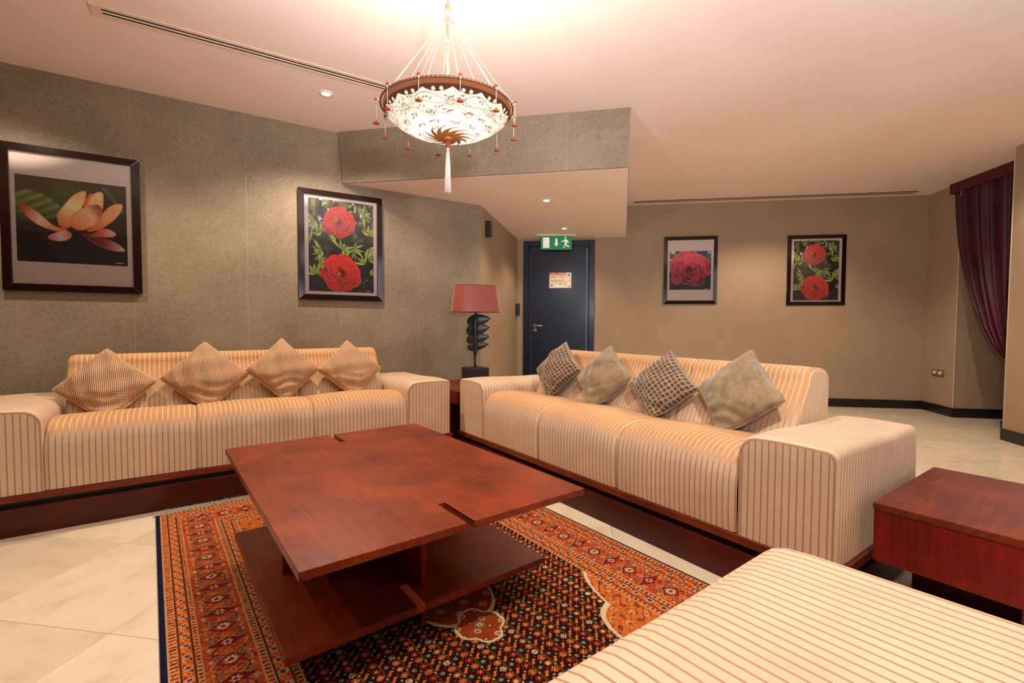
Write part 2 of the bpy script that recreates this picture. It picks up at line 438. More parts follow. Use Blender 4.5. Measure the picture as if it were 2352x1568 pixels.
# back wall in three pieces round the door opening
bd = (P_B - P_K).normalized(); BW0 = Vector((5.191, 4.188))
def bwp(s): return BW0 + bd * s
D0, D1 = -1.44, -0.452        # outer edges of the door frame along the back wall
DO0, DO1 = D0 + 0.09, D1 - 0.09
PAPER_WEAVE_BACK = PAPER_WEAVE
mbk = []
wl = wall('wall_back', bwp(DO1), P_B, PAPER_WEAVE, u0=2.0)
w2 = wall('wall_back_left', P_K, bwp(DO0), PAPER_WEAVE)
w3 = wall('wall_back_over_door', bwp(DO0), bwp(DO1), PAPER_WEAVE, z0=2.115, u0=0.3)
wall('wall_curtain', P_B, P_R, PAPER_WEAVE)
wall('wall_recess', P_R, P_R2, PAPER_WEAVE)
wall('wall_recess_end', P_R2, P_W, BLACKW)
wall('wall_recess_right', P_W, P_P2, PAPER_WEAVE)
wall('wall_pillar_return', P_P2, P_P, PAPER_WEAVE)
wall('wall_pillar', P_P, P_P3, PAPER_WEAVE)
wz0, wz1 = 0.45, 2.45
WA, WB = Vector((4.3, -1.15)), Vector((4.3, -2.85))
wall('wall_right', P_P3, WA, PAPER_WEAVE)
wall('wall_right_end', WB, P_S, PAPER_WEAVE)
wall('wall_right_below', WA, WB, PAPER_WEAVE, 0, wz0)
wall('wall_right_above', WA, WB, PAPER_WEAVE, wz1, ZC)
wall('wall_rear', P_S, P_S2, PAPER_WEAVE)
wall('wall_far_left', P_S2, P_L0, PAPER_HIDE)
win = bpy.data.objects.new('added_window_1', None); C.objects.link(win); win.location = (4.36, -2.0, wz0); win.rotation_euler = (0, 0, -PI / 2); win['kind'] = 'structure'  # out-of-view window, added to go with the fill light
for a, b_ in (((-.85, -.03, 0), (-.79, .03, 2.0)), ((.79, -.03, 0), (.85, .03, 2.0)), ((-.79, -.03, 0), (.79, .03, .06)), ((-.79, -.03, 1.94), (.79, .03, 2.0)), ((-.03, -.03, .06), (.03, .03, 1.94))):
    mb = MB(); mb.box(a, b_); mb.build('window_frame', WHITEP, win)
for sx in (-0.41, 0.41):
    g = MB(); g.box((sx - .38, -.004, .06), (sx + .38, .004, 1.94)); g.build('pane', GLASS, win)

# ceiling
outer = [P_L0, P_L1, P_K, P_B, P_R, P_R2, P_W, P_P2, P_P, P_P3, P_S, P_S2]
mb = MB(); mb.prism([(-4.6, -3.3), (8.2, -3.3), (8.2, 5.8), (-4.6, 5.8)], ZC, ZC + 0.12)
ce = mb.build('ceiling', CEIL); ce['kind'] = 'structure'
# lowered soffit with a papered front (bulkhead)
bt0, bt1 = Vector((1.300, 4.113)), Vector((2.871, 2.317))
bb0, bb1 = Vector((1.335, 4.110)), Vector((2.902, 2.351))
br = Vector((5.165, 4.214))
mb = MB()
mb.face([(bt0.x, bt0.y, ZC), (bt1.x, bt1.y, ZC), (bb1.x, bb1.y, ZS), (bb0.x, bb0.y, ZS)], [(0.09, ZC), (2.475, ZC), (2.49, ZS), (0.11, ZS)])
o = mb.build('wall_bulkhead', PAPER_HIDE, fixn=False); o['kind'] = 'structure'
sol = o.modifiers.new('thickness', 'SOLIDIFY'); sol.thickness = 0.02; sol.offset = -1
mb = MB()
mb.prism([(bb0.x + .004, bb0.y + .004), (bb1.x + .004, bb1.y + .006), (br.x, br.y), (P_K.x, P_K.y), (P_L1.x, P_L1.y)], ZS, ZS + .03)
mb.face([(bt1.x, bt1.y, ZC), (bb1.x, bb1.y, ZS), (br.x, br.y, ZS), (br.x, br.y, ZC)])
o = mb.build('ceiling_soffit', CEIL); o['kind'] = 'structure'

# floor: grout bed and marble tiles
mb = MB(); mb.box((-4.6, -3.3, -0.12), (8.2, 5.8, -0.0022))
fl = mb.build('floor', GROUT); fl['kind'] = 'structure'
tp = 0.5725; tth = math.radians(43.8)
e1 = Vector((math.cos(tth), math.sin(tth))); e2 = Vector((-math.sin(tth), math.cos(tth)))
g = tp / 2 - 0.0009
tm = MB(); tm.box((-g, -g, -0.014), (g, g, 0.0))
t0 = tm.build('tile', MARBLE, fl, bevel=0.0008, seg=1)
def inside(pt, poly, m=0.15):
    x, y = pt; c = False; n = len(poly)
    for i in range(n):
        a, b_ = poly[i], poly[i - 1]
        if (a[1] > y) != (b_[1] > y) and x < (b_[0] - a[0]) * (y - a[1]) / (b_[1] - a[1]) + a[0]: c = not c
    return c
first = True
polyo = [(p.x, p.y) for p in outer]
for i in range(-16, 22):
    for j in range(-16, 22):
        # lines along e1 at n=2.148+k*tp ; lines along e2 at n=(e1.p)=...
        v0 = 2.148 + (j + 0.5) * tp; u0 = 1.330 + (i + 0.5) * tp
        c2 = e1 * u0 + e2 * v0
        ok = any(inside((c2.x + dx, c2.y + dy), polyo) for dx in (-.3, 0, .3) for dy in (-.3, 0, .3))
        if not ok: continue
        if first: o = t0; first = False
        else: o = t0.copy(); C.objects.link(o)
        o.parent = fl
        o.location = (c2.x, c2.y, 0.0); o.rotation_euler = (0, 0, tth + random.choice((0, PI / 2, PI, 1.5 * PI)))

# baseboards
def baseb(name, p, q, h=0.105, t=0.016, e0=0, e1_=0):
    d = (q - p).normalized(); n = Vector((d.y, -d.x)); a = p - d * e0; b_ = q + d * e1_
    mb = MB()
    mb.prism([(a.x, a.y), (b_.x, b_.y), ((b_ + n * t).x, (b_ + n * t).y), ((a + n * t).x, (a + n * t).y)], 0, h)
    o = mb.build(name, BASEB, bevel=0.003); o['kind'] = 'structure'; return o
baseb('baseboard_back', bwp(D1), P_B)
baseb('baseboard_curtain_wall', P_B, P_R, e1_=0.012)
baseb('baseboard_recess', P_R, P_R2)
baseb('baseboard_pillar_return', P_P2, P_P, e1_=0.01)
baseb('baseboard_pillar', P_P, P_P3)
baseb('baseboard_angled', P_L1, P_K)
baseb('baseboard_left', P_L0, P_L1)
baseb('baseboard_back_left', P_K, bwp(D0))
baseb('baseboard_right', P_P3, P_S)
# pale corner beads on the papered corners
for nm, pt in (('trim_1', P_R), ('trim_2', P_P)):
    mb = MB(); mb.box((pt.x - .0035, pt.y - .0035, .105), (pt.x + .0035, pt.y + .0035, ZC)); o = mb.build(nm, plain('corner_bead', (196, 170, 140), 0.6)); o['kind'] = 'structure'

# ------------------------------------------------------------------ door
bang = math.atan2(bd.y, bd.x)
dr = bpy.data.objects.new('door_1', None); C.objects.link(dr)
dp = bwp(D0); dr.location = (dp.x, dp.y, 0); dr.rotation_euler = (0, 0, bang); dr['kind'] = 'structure'
dw = D1 - D0
# local x along the wall, local -y into the room
def framepiece(parent, name, a, b_, mat, bv=0.004): m_ = MB(); m_.box(a, b_); return m_.build(name, mat, parent, bevel=bv)
for nm, a, b_ in (('architrave', (0, -.022, 0), (.075, .0, 2.2)), ('architrave', (dw - .075, -.022, 0), (dw, 0, 2.2)), ('architrave', (.075, -.022, 2.125), (dw - .075, 0, 2.2))):
    framepiece(dr, nm, a, b_, DOORM)
for a, b_ in (((.075, -.010, 0), (.105, .09, 2.125)), ((dw - .105, -.010, 0), (dw - .075, .09, 2.125)), ((.105, -.010, 2.095), (dw - .105, .09, 2.125))):
    framepiece(dr, 'door_jamb', a, b_, DOORM)
leaf = framepiece(dr, 'door_leaf', (.109, .012, .008), (dw - .109, .056, 2.09), DOORM)
hx = .109 + .058
mb = MB()
mb.tube([(hx, .012, 1.02), (hx, .002, 1.02)], 0.026, 20)
mb.tube([(hx, .004, 1.02), (hx, -.045, 1.02)], 0.009, 12)
mb.tube([(hx, -.042, 1.02), (hx + .03, -.046, 1.021), (hx + .08, -.044, 1.018), (hx + .125, -.038, 1.014)], [0.010, .010, .0085, .007], 12)
mb.build('door_handle', SATIN, dr)
mb = MB(); mb.tube([(hx, .012, .957), (hx, .002, .957)], 0.025, 20); lk = mb.build('lock_plate', SATIN, dr)
mb = MB(); mb.tube([(hx, .003, .962), (hx, .000, .962)], 0.007, 12); mb.box((hx - .003, .000, .944), (hx + .003, .003, .962)); mb.build('keyhole', BLACKP, lk)
# fire notice on the door
sg = thing('door_notice', 'cream fire notice with red header and green symbols on the dark door', 'sign', (bwp(-1.075).x, bwp(-1.075).y, 1.547), bang)
mb = MB(); mb.box((0, .005, 0), (.305, .012, .212)); mb.build('notice_board', plain('notice_paper', (226, 204, 176), 0.4), sg)
RED = plain('print_red', (206, 44, 36), 0.5); GREENP = plain('print_green', (40, 122, 58), 0.5); INK = plain('print_ink', (120, 100, 90), 0.6); PINKT = plain('print_red_text', (220, 120, 100), 0.6)
mb = MB(); mb.box((.004, .003, .186), (.225, .0052, .208)); mb.build('red_header', RED, sg)
mb = MB()
for x0, x1 in ((.015, .03), (.034, .05), (.054, .075), (.13, .15), (.154, .17), (.174, .2)): mb.box((x0, .0018, .193), (x1, .0031, .201))
mb.build('header_lettering', WHITEP, sg)['kind'] = 'stuff'
mb = MB(); rr = random.Random(3)
for row in range(5):
    z = .176 - row * .0095; x = .010
    while x < .20:
        w_ = rr.uniform(.008, .022)
        if not (.095 < x < .12): mb.box((x, .0036, z), (x + w_, .0052, z + .004))
        x += w_ + .004
tx = mb.build('small_red_lettering', PINKT, sg); tx['kind'] = 'stuff'
mb = MB()
for z in (.100, .085): 
    x = .02
    while x < .21:
        w_ = rr.uniform(.008, .02); mb.box((x, .0036, z), (x + w_, .0052, z + .006)); x += w_ + .004
for a, b_ in (((.03, .0038, .062), (.2, .005, .065)), ((.14, .0038, .03), (.143, .005, .062)), ((.18, .0038, .02), (.183, .005, .05))): mb.box(a, b_)
mb.tube([(.21, .0045, .04), (.235, .0045, .085), (.25, .0045, .06), (.225, .0045, .03), (.2, .0045, .055), (.26, .0045, .09)], .002, 5)
tx = mb.build('plan_drawing', INK, sg); tx['kind'] = 'stuff'
mb = MB()
for x, z, w_, h_ in ((.255, .165, .028, .022), (.018, .025, .03, .022), (.15, .045, .02, .014), (.27, .012, .018, .016), (.28, .09, .014, .012)):
    mb = MB(); mb.box((x, .0034, z), (x + w_, .0052, z + h_)); mb.build('green_symbol', GREENP, sg)

# ------------------------------------------------------------------ emergency exit sign hanging under the soffit
ex = thing('exit_sign', 'green running man exit sign hanging below the soffit before the dark door', 'sign', (4.166, 4.827, ZS), math.atan2(4.566 - 4.827, 4.492 - 4.166))
ew = 0.415
mb = MB(); mb.box((-.05, -.03, -.014), (ew + .055, .03, 0)); mb.build('mounting_plate', WHITEP, ex, bevel=.003)
EXG = plain('exit_green', (14, 122, 66), 0.3, emit=(14, 122, 66), es=0.35)
EXW = plain('exit_white', (232, 240, 236), 0.4, emit=(232, 240, 236), es=0.35)
mb = MB(); mb.box((0, -.005, -.197), (ew, .005, -.013)); mb.build('sign_panel', EXG, ex, bevel=.002)
def flat(mb, pts, y=-.0062, t=.0014):   # polygon given in x,z
    n = len(pts); i = len(mb.v)
    mb.v += [(p[0], y, p[1]) for p in pts] + [(p[0], y + t, p[1]) for p in pts]
    mb.f.append(tuple(i + k for k in range(n))); mb.f.append(tuple(i + n + k for k in range(n))[::-1]); mb.uv += [[(0, 0)] * n] * 2; mb.sm += [False] * 2
    for k in range(n):
        k2 = (k + 1) % n; mb.f.append((i + k, i + k2, i + n + k2, i + n + k)); mb.uv.append([(0, 0)] * 4); mb.sm.append(False)
def z_(v): return -.197 + v * .184
mb = MB(); flat(mb, [(.03, z_(.13)), (.115, z_(.13)), (.115, z_(.88)), (.03, z_(.88))]); mb.build('door_symbol', EXW, ex)
mb = MB(); cx = .208
flat(mb, [(cx - .014, z_(.80)), (cx - .014, z_(.46)), (cx - .030, z_(.46)), (cx, z_(.22)), (cx + .030, z_(.46)), (cx + .014, z_(.46)), (cx + .014, z_(.80))]); mb.build('arrow_symbol', EXW, ex)
mb = MB()
def X(v): return .27 + v * .12
flat(mb, [(X(.5) + .012 * math.cos(a), z_(.88) + .012 * math.sin(a)) for a in np.linspace(0, 2 * PI, 14)[:-1]])
flat(mb, [(X(.36), z_(.76)), (X(.66), z_(.74)), (X(.72), z_(.66)), (X(.62), z_(.42)), (X(.42), z_(.42)), (X(.44), z_(.62))])
flat(mb, [(X(.4), z_(.76)), (X(.28), z_(.64)), (X(.05), z_(.64)), (X(.05), z_(.57)), (X(.33), z_(.56)), (X(.46), z_(.66))])
flat(mb, [(X(.62), z_(.74)), (X(.86), z_(.60)), (X(.80), z_(.44)), (X(.74), z_(.46)), (X(.77), z_(.58)), (X(.62), z_(.64))])
flat(mb, [(X(.44), z_(.46)), (X(.62), z_(.44)), (X(.70), z_(.30)), (X(.95), z_(.28)), (X(.95), z_(.20)), (X(.62), z_(.22)), (X(.52), z_(.36))])
flat(mb, [(X(.42), z_(.46)), (X(.54), z_(.40)), (X(.44), z_(.26)), (X(.32), z_(.10)), (X(.24), z_(.13)), (X(.36), z_(.32))])
mb.build('running_man_symbol', EXW, ex)

# ------------------------------------------------------------------ painted prints (flat pictures, colour stored per vertex)
def chaikin(P, n=2):
    P = np.array(P, float)
    for _ in range(n):
        Q = np.roll(P, -1, 0); P = np.stack([P * .75 + Q * .25, P * .25 + Q * .75], 1).reshape(-1, 2)
    return P
def pip(X_, Y_, P):
    ins = np.zeros(X_.shape, bool); n = len(P)
    for i in range(n):
        x1, y1 = P[i]; x2, y2 = P[i - 1]
        if y1 == y2: continue
        c = ((y1 > Y_) != (y2 > Y_)) & (X_ < (x2 - x1) * (Y_ - y1) / (y2 - y1) + x1)
        ins ^= c
    return ins
def vnoise(X_, Y_, f, seed=0):
    r = np.random.RandomState(seed); T = r.rand(64, 64)
    x = X_ * f; y = Y_ * f; xi = np.floor(x).astype(int); yi = np.floor(y).astype(int); fx = x - xi; fy = y - yi
    fx = fx * fx * (3 - 2 * fx); fy = fy * fy * (3 - 2 * fy)
    g_ = lambda a, b_: T[a % 64, b_ % 64]
    return (g_(xi, yi) * (1 - fx) + g_(xi + 1, yi) * fx) * (1 - fy) + (g_(xi, yi + 1) * (1 - fx) + g_(xi + 1, yi + 1) * fx) * fy
def blend(I, m, c):
    m = np.clip(m, 0, 1)[..., None]; I[:] = I * (1 - m) + c * m
def rasterobj(name, I, x0, z0, w, h, y, mat, parent, tz=None):
    """I: (ny,nx,3) sRGB 0..255, row 0 at the bottom; vertical sheet facing local -y"""
    ny, nx, _ = I.shape
    xs = np.linspace(x0, x0 + w, nx); zs = np.linspace(z0, z0 + h, ny)
    Xg, Zg = np.meshgrid(xs, zs)
    V = np.stack([Xg, np.full_like(Xg, y), Zg], -1).reshape(-1, 3)
    return gridobj(name, V, nx, ny, I, mat, parent, 1.35)
def gridobj(name, V, nx, ny, I, mat, parent=None, gain=1.0):
    me = bpy.data.meshes.new(name); me.vertices.add(nx * ny); me.vertices.foreach_set('co', V.astype('f4').ravel())
    idx = np.arange(nx * ny).reshape(ny, nx)
    q = np.stack([idx[:-1, :-1], idx[:-1, 1:], idx[1:, 1:], idx[1:, :-1]], -1).reshape(-1)
    nf = (nx - 1) * (ny - 1)
    me.loops.add(nf * 4); me.loops.foreach_set('vertex_index', q.astype('i4'))
    me.polygons.add(nf); me.polygons.foreach_set('loop_start', np.arange(0, nf * 4, 4, dtype='i4'))
    try: me.polygons.foreach_set('loop_total', np.full(nf, 4, dtype='i4'))
    except Exception: pass
    me.update(calc_edges=True)
    a = me.color_attributes.new('Col', 'FLOAT_COLOR', 'POINT')
    c = np.clip(I.reshape(-1, 3), 0, 255); c = np.clip(lin(c) * gain, 0, 1)
    a.data.foreach_set('color', np.concatenate([c, np.ones((len(c), 1))], 1).astype('f4').ravel())
    me.materials.append(mat)
    return link(bpy.data.objects.new(name, me), parent)
def leafshape(I, X_, Y_, x, y, ang, ln, w, c1, c2):
    dx = X_ - x; dy = Y_ - y; u = (dx * math.cos(ang) + dy * math.sin(ang)) / ln; v = (-dx * math.sin(ang) + dy * math.cos(ang)) / w
    m = (u > 0) & (u < 1) & (np.abs(v) < np.sin(PI * np.clip(u, 0, 1)) ** .8 * (1.15 - .5 * u))
    t = np.clip(.5 + v * .9, 0, 1)[..., None]
    c = np.array(c1) * (1 - t) + np.array(c2) * t
    c = c * (1 - .25 * (np.abs(v) < .07))[..., None]
    I[m] = c[m]
def petal(I, X_, Y_, x, y, ang, ln, w, col, edge, dark, seed):
    dx = X_ - x; dy = Y_ - y; u = (dx * math.cos(ang) + dy * math.sin(ang)) / ln; v = (-dx * math.sin(ang) + dy * math.cos(ang)) / w
    r = np.sqrt((u - .5) ** 2 * 4 + v ** 2); th = np.arctan2(v, u - .5)
    r = r * (1 + .06 * np.sin(7 * th + seed) + .04 * np.sin(13 * th + 2 * seed))
    m = r < 1
    t = np.clip(u, 0, 1)
    c = np.array(dark)[None, None] * (1 - np.clip(t * 1.8, 0, 1))[..., None] + np.array(col)[None, None] * np.clip(t * 1.8, 0, 1)[..., None]
    st = (.9 + .2 * np.sin(v * 17 + seed))[..., None]; c = c * st
    em = np.clip((r - .86) / .12, 0, 1) * np.clip(u * 1.4, 0, 1)
    c = c * (1 - em[..., None]) + np.array(edge) * em[..., None]
    I[m] = c[m]
def peony(I, X_, Y_, cx, cy, R_, col, edge, dark, seed, rows=((12, .62, .42, .30), (10, .42, .42, .28), (8, .24, .38, .24), (6, .08, .34, .2)), asp=1.0, shade=.35):
    r = random.Random(seed)
    for k, (n, d, ln, w) in enumerate(rows):
        order = list(range(n)); r.shuffle(order)
        for i in order:
            a = 2 * PI * (i + r.uniform(-.3, .3)) / n + k * .4
            dd = d * R_ * r.uniform(.85, 1.1)
            f = 1 + shade * math.sin(a) * .5 + r.uniform(-.14, .12)
            petal(I, X_, Y_, cx + dd * math.cos(a), cy + dd * math.sin(a) * asp, a + r.uniform(-.5, .5), ln * R_ * r.uniform(.9, 1.3), w * R_ * r.uniform(.9, 1.3), np.array(col) * f, edge, dark, r.uniform(0, 6))
def peony_print():
    ny, nx = 300, 212; Wd, Hd = .532, .765
    X_, Y_ = np.meshgrid(np.linspace(0, Wd, nx), np.linspace(0, Hd, ny))
    I = np.zeros((ny, nx, 3)) + np.array((26, 22, 20))
    n1 = vnoise(X_, Y_, 22, 1); n2 = vnoise(X_, Y_, 45, 2); n3 = vnoise(X_, Y_, 30, 5)
    top = np.clip((Y_ - .38) / .2, 0, 1)
    blend(I, top * np.clip((n1 - .4) * 3, 0, 1), np.array((110, 112, 52))); blend(I, top * np.clip((n3 - .62) * 5, 0, 1), np.array((90, 52, 34)))
    blend(I, top * np.clip((n2 - .78) * 8, 0, 1), np.array((190, 210, 200)))
    blend(I, (1 - top) * np.clip((n1 - .7) * 4, 0, 1), np.array((60, 66, 32)))
    blend(I, (Y_ < .12) * (X_ > .4) * np.clip((n2 - .8) * 9, 0, 1), np.array((150, 130, 230)))
    r = random.Random(5)
    for cx, cy, n in ((.1, .34, 6), (.27, .36, 8), (.36, .37, 7), (.5, .39, 5), (.44, .66, 8), (.5, .5, 6), (.05, .58, 6), (.1, .49, 7), (.05, .14, 6), (.08, .24, 6), (.48, .30, 5), (.5, .16, 3), (.02, .42, 5), (.46, .25, 4), (.16, .47, 4)):
        a0 = r.uniform(0, 6)
        for k in range(n):
            a = a0 + (k - n / 2) * .55 + r.uniform(-.15, .15); g_ = r.uniform(.75, 1.2)
            leafshape(I, X_, Y_, cx, cy, a, r.uniform(.06, .11), r.uniform(.009, .016), np.array((96, 112, 38)) * g_, np.array((190, 196, 112)) * g_)
    peony(I, X_, Y_, .24, .59, .125, (244, 58, 46), (250, 110, 120), (120, 10, 14), 3)
    peony(I, X_, Y_, .26, .165, .155, (232, 40, 30), (250, 90, 90), (70, 4, 10), 8)
    for cx, cy in ((.215, .60), (.235, .155)):
        for k in range(26):
            a = r.uniform(0, 6.3); d = r.uniform(0, .028); m = (X_ - cx - d * math.cos(a)) ** 2 + (Y_ - cy - d * math.sin(a)) ** 2 < .004 ** 2
            I[m] = np.array((240, 130, 50)) * r.uniform(.8, 1.05)
    m = (X_ > .47) & (X_ < .50) & (Y_ > .012) & (Y_ < .016) & (vnoise(X_, Y_, 200, 3) > .4); I[m] = (170, 170, 160)
    return I
def rose_print():
    ny, nx = 200, 206; Wd, Hd = .526, .512
    X_, Y_ = np.meshgrid(np.linspace(0, Wd, nx), np.linspace(0, Hd, ny))
    I = np.zeros((ny, nx, 3)) + np.array((38, 42, 54)); n1 = vnoise(X_, Y_, 12, 4)
    blend(I, np.clip((n1 - .6) * 2, 0, 1) * .6, np.array((16, 18, 24)))
    for cx, cy, rad, col in ((.04, .495, .035, (214, 206, 160)), (.03, .46, .02, (20, 24, 20)), (.50, .49, .025, (120, 180, 196)), (.01, .40, .014, (220, 190, 170)), (.005, .26, .014, (230, 210, 200)), (.52, .42, .012, (200, 130, 100)), (.33, .505, .01, (190, 170, 140))):
        m = np.clip(1.4 - np.hypot(X_ - cx, Y_ - cy) / rad, 0, 1); blend(I, m, np.array(col))
    peony(I, X_, Y_, .25, .28, .245, (190, 44, 66), (232, 110, 124), (70, 10, 24), 21, rows=((16, .66, .36, .24), (14, .5, .38, .22), (12, .34, .36, .2), (9, .2, .3, .16), (6, .06, .26, .14)), asp=.86, shade=.8)
    m = ((X_ > .44) & (X_ < .5) & (Y_ > .01) & (Y_ < .015) & (vnoise(X_, Y_, 180, 3) > .45)); I[m] = (150, 150, 160)
    return I
def lotus_print():
    ny, nx = 300, 300
    U_, V_ = np.meshgrid(np.linspace(0, 1, nx), np.linspace(0, 1, ny))
    # work in the measured picture plane: x 138..1135, y down
    X_ = 138 + U_ * 997; yt = 382 + U_ * 138; yb = 1160 + U_ * 65; Y_ = yb - V_ * (yb - yt)
    I = np.zeros((ny, nx, 3)); t = np.clip((Y_ - 450) / 500, 0, 1)[..., None]
    I += np.array((64, 52, 34)) * (1 - t) + np.array((30, 24, 28)) * t
    n1 = vnoise(X_ / 1000, Y_ / 1000, 5, 2); n2 = vnoise(X_ / 1000, Y_ / 1000, 9, 7)
    g_ = np.exp(-((X_ - 560) / 160) ** 2 - ((Y_ - 560) / 110) ** 2); blend(I, g_ * .7, np.array((72, 96, 38)))
    blend(I, np.clip((n1 - .5) * 1.2, 0, .5) * (1 - t[..., 0]), np.array((96, 66, 40)))
    g_ = np.exp(-((X_ - 980 - (Y_ - 600) * .8) / 22) ** 2) * (Y_ < 760) * (Y_ > 520); blend(I, g_ * .4, np.array((120, 170, 110)))
    blend(I, np.clip((n2 - .6), 0, .3) * t[..., 0] * (X_ > 650), np.array((70, 66, 96)))
    lf = chaikin([(130, 500), (330, 545), (430, 600), (545, 700), (490, 780), (400, 795), (130, 800)])
    m = pip(X_, Y_, lf); sh = np.clip((Y_ - 530 - (X_ - 138) * .35) / 260, 0, 1)[..., None]
    c = np.array((112, 124, 50)) * (1 - sh) + np.array((66, 72, 34)) * sh; vein = (.9 + .2 * np.sin((X_ * .35 + Y_) / 12))[..., None]
    I[m] = (c * vein)[m]
    def pet(P, base, tip, cb, cm, ct, stri=16, pm=.5):
        Pn = chaikin(P, 2); m = pip(X_, Y_, Pn)
        bx, by = base; tx_, ty_ = tip; L2 = (tx_ - bx) ** 2 + (ty_ - by) ** 2
        u = np.clip(((X_ - bx) * (tx_ - bx) + (Y_ - by) * (ty_ - by)) / L2, 0, 1)
        v = ((X_ - bx) * (ty_ - by) - (Y_ - by) * (tx_ - bx)) / L2 ** .5
        c = np.where((u < pm)[..., None], np.array(cb) * (1 - u / pm)[..., None] + np.array(cm) * (u / pm)[..., None], np.array(cm) * (1 - (u - pm) / (1 - pm))[..., None] + np.array(ct) * ((u - pm) / (1 - pm))[..., None])
        c = c * (1 + .07 * np.sin(v / stri * 6.28))[..., None] * (.95 + .12 * vnoise(X_ / 20, Y_ / 20, 1, 3))[..., None]
        # orange rim
        d = np.full(X_.shape, 1e9)
        for i in range(len(Pn)):
            a = Pn[i]; b_ = Pn[i - 1]; ab = b_ - a; tt = np.clip(((X_ - a[0]) * ab[0] + (Y_ - a[1]) * ab[1]) / max(1e-6, ab @ ab), 0, 1)
            d = np.minimum(d, np.hypot(X_ - a[0] - tt * ab[0], Y_ - a[1] - tt * ab[1]))
        e = np.clip(1 - d / 14, 0, 1)[..., None] * .55
        c = c * (1 - e) + np.array((206, 96, 40)) * e
        I[m] = c[m]
    O = (206, 96, 44); CR = (232, 206, 170); WH = (226, 190, 180)
    pet([(720, 690), (760, 600), (800, 562), (830, 580), (790, 640), (740, 710)], (720, 700), (810, 565), O, (214, 110, 60), (200, 80, 40))
    pet([(700, 780), (750, 690), (800, 590), (860, 552), (910, 560), (922, 610), (900, 760), (820, 860)], (790, 850), (890, 555), O, (226, 180, 120), (222, 186, 130))
    pet([(490, 800), (482, 750), (540, 680), (620, 590), (700, 548), (762, 541), (752, 620), (700, 720), (620, 860), (560, 880), (505, 860)], (570, 880), (752, 545), (196, 110, 60), (236, 206, 150), (224, 170, 110))
    pet([(740, 905), (830, 850), (880, 780), (930, 715), (1010, 668), (1108, 665), (1090, 740), (990, 830), (880, 890), (780, 912)], (750, 905), (1105, 668), O, (222, 150, 100), (230, 180, 140))
    pet([(600, 850), (605, 790), (650, 730), (750, 680), (860, 660), (905, 700), (900, 760), (840, 850), (740, 895), (650, 892)], (630, 885), (885, 665), (220, 120, 50), (226, 178, 140), (120, 40, 30), pm=.6)
    pet([(148, 630), (230, 668), (320, 720), (400, 800), (470, 860), (590, 885), (560, 915), (470, 900), (330, 850), (240, 780), (180, 700)], (570, 900), (150, 632), O, (232, 190, 160), (130, 26, 20))
    pet([(690, 925), (800, 940), (880, 880), (960, 885), (1040, 935), (1000, 965), (900, 962), (780, 945)], (700, 930), (1038, 940), (110, 40, 34), (190, 90, 70), WH)
    pet([(680, 920), (780, 950), (900, 965), (1030, 1010), (1130, 1085), (1060, 1098), (930, 1070), (820, 1020), (740, 960)], (690, 925), (1128, 1086), (60, 24, 26), (120, 50, 50), WH)
    pet([(392, 945), (440, 920), (560, 888), (630, 930), (580, 985), (490, 992), (420, 975)], (630, 925), (400, 950), (190, 90, 60), (222, 186, 196), (190, 90, 80))
    m = (X_ > 1015) & (X_ < 1085) & (Y_ > 1190) & (Y_ < 1200) & (vnoise(X_, Y_, .25, 3) > .35); I[m] = (190, 186, 186)
    return I
PRINTM = attr_mat('photo_print', rough=0.45)

def picture(name, label, wall_pt, ang, w, h, zc0, mat_in, pic, I, border=0.046):
    """wall_pt: lower-left outer corner on the wall; pic=(x,z,w,h) of the print in local metres"""
    t = thing(name, label, 'picture', (wall_pt[0], wall_pt[1], zc0), ang)
    mb = MB(); b_ = border; y0, y1 = -.028, -.001
    O = [(0, 0), (w, 0), (w, h), (0, h)]; In = [(b_, b_), (w - b_, b_), (w - b_, h - b_), (b_, h - b_)]
    for k in range(4):
        k2 = (k + 1) % 4
        pm = MB()
        A_, B_, C_, D_ = O[k], O[k2], In[k2], In[k]
        f_ = [(A_[0], y0 + .004, A_[1]), (B_[0], y0 + .004, B_[1]), (C_[0], y0, C_[1]), (D_[0], y0, D_[1])]
        g_ = [(p[0], y1, p[2]) for p in f_]
        pm.face(f_); pm.face(g_)
        for q in range(4): pm.face([f_[q], f_[(q + 1) % 4], g_[(q + 1) % 4], g_[q]])
        pm.build('frame_rail', FRAMEW, t, bevel=0.0015)
    mm = MB(); mm.box((b_ - .004, -.012, b_ - .004), (w - b_ + .004, -.002, h - b_ + .004)); mm.build('mat_board', MATBOARD, t)
    rasterobj('print', I, pic[0], pic[1], pic[2], pic[3], -.0128, PRINTM, t)
    gm = MB(); gm.box((b_ - .003, -.0195, b_ - .003), (w - b_ + .003, -.0175, h - b_ + .003)); gm.build('glass_pane', GLASS, t)
    return t
lang = math.atan2(LWd.y, LWd.x)
def lwp(s, off=0.0): p = LW0 + LWd * s; return (p.x, p.y)
picture('framed_picture', 'large framed photo of an orange lotus at the left end of the wall', lwp(-.02), lang, .69, .921, 1.243, None, (.068, .188, .545, .543), lotus_print())
PE = peony_print()
picture('framed_picture', 'framed photo of two red peonies above the left sofa', lwp(1.680), lang, .686, .906, 1.239, None, (.078, .072, .532, .765), PE)
bwq = lambda s: (bwp(s).x, bwp(s).y)
picture('framed_picture', 'framed photo of one crimson peony on a white mat, right of the dark door', bwq(.463), bang, .679, .895, 1.317, None, (.076, .191, .526, .512), rose_print())
picture('framed_picture', 'smaller looking framed photo of two red peonies nearest the burgundy curtain', bwq(1.995), bang, .688, .895, 1.297, None, (.080, .064, .532, .76), PE)

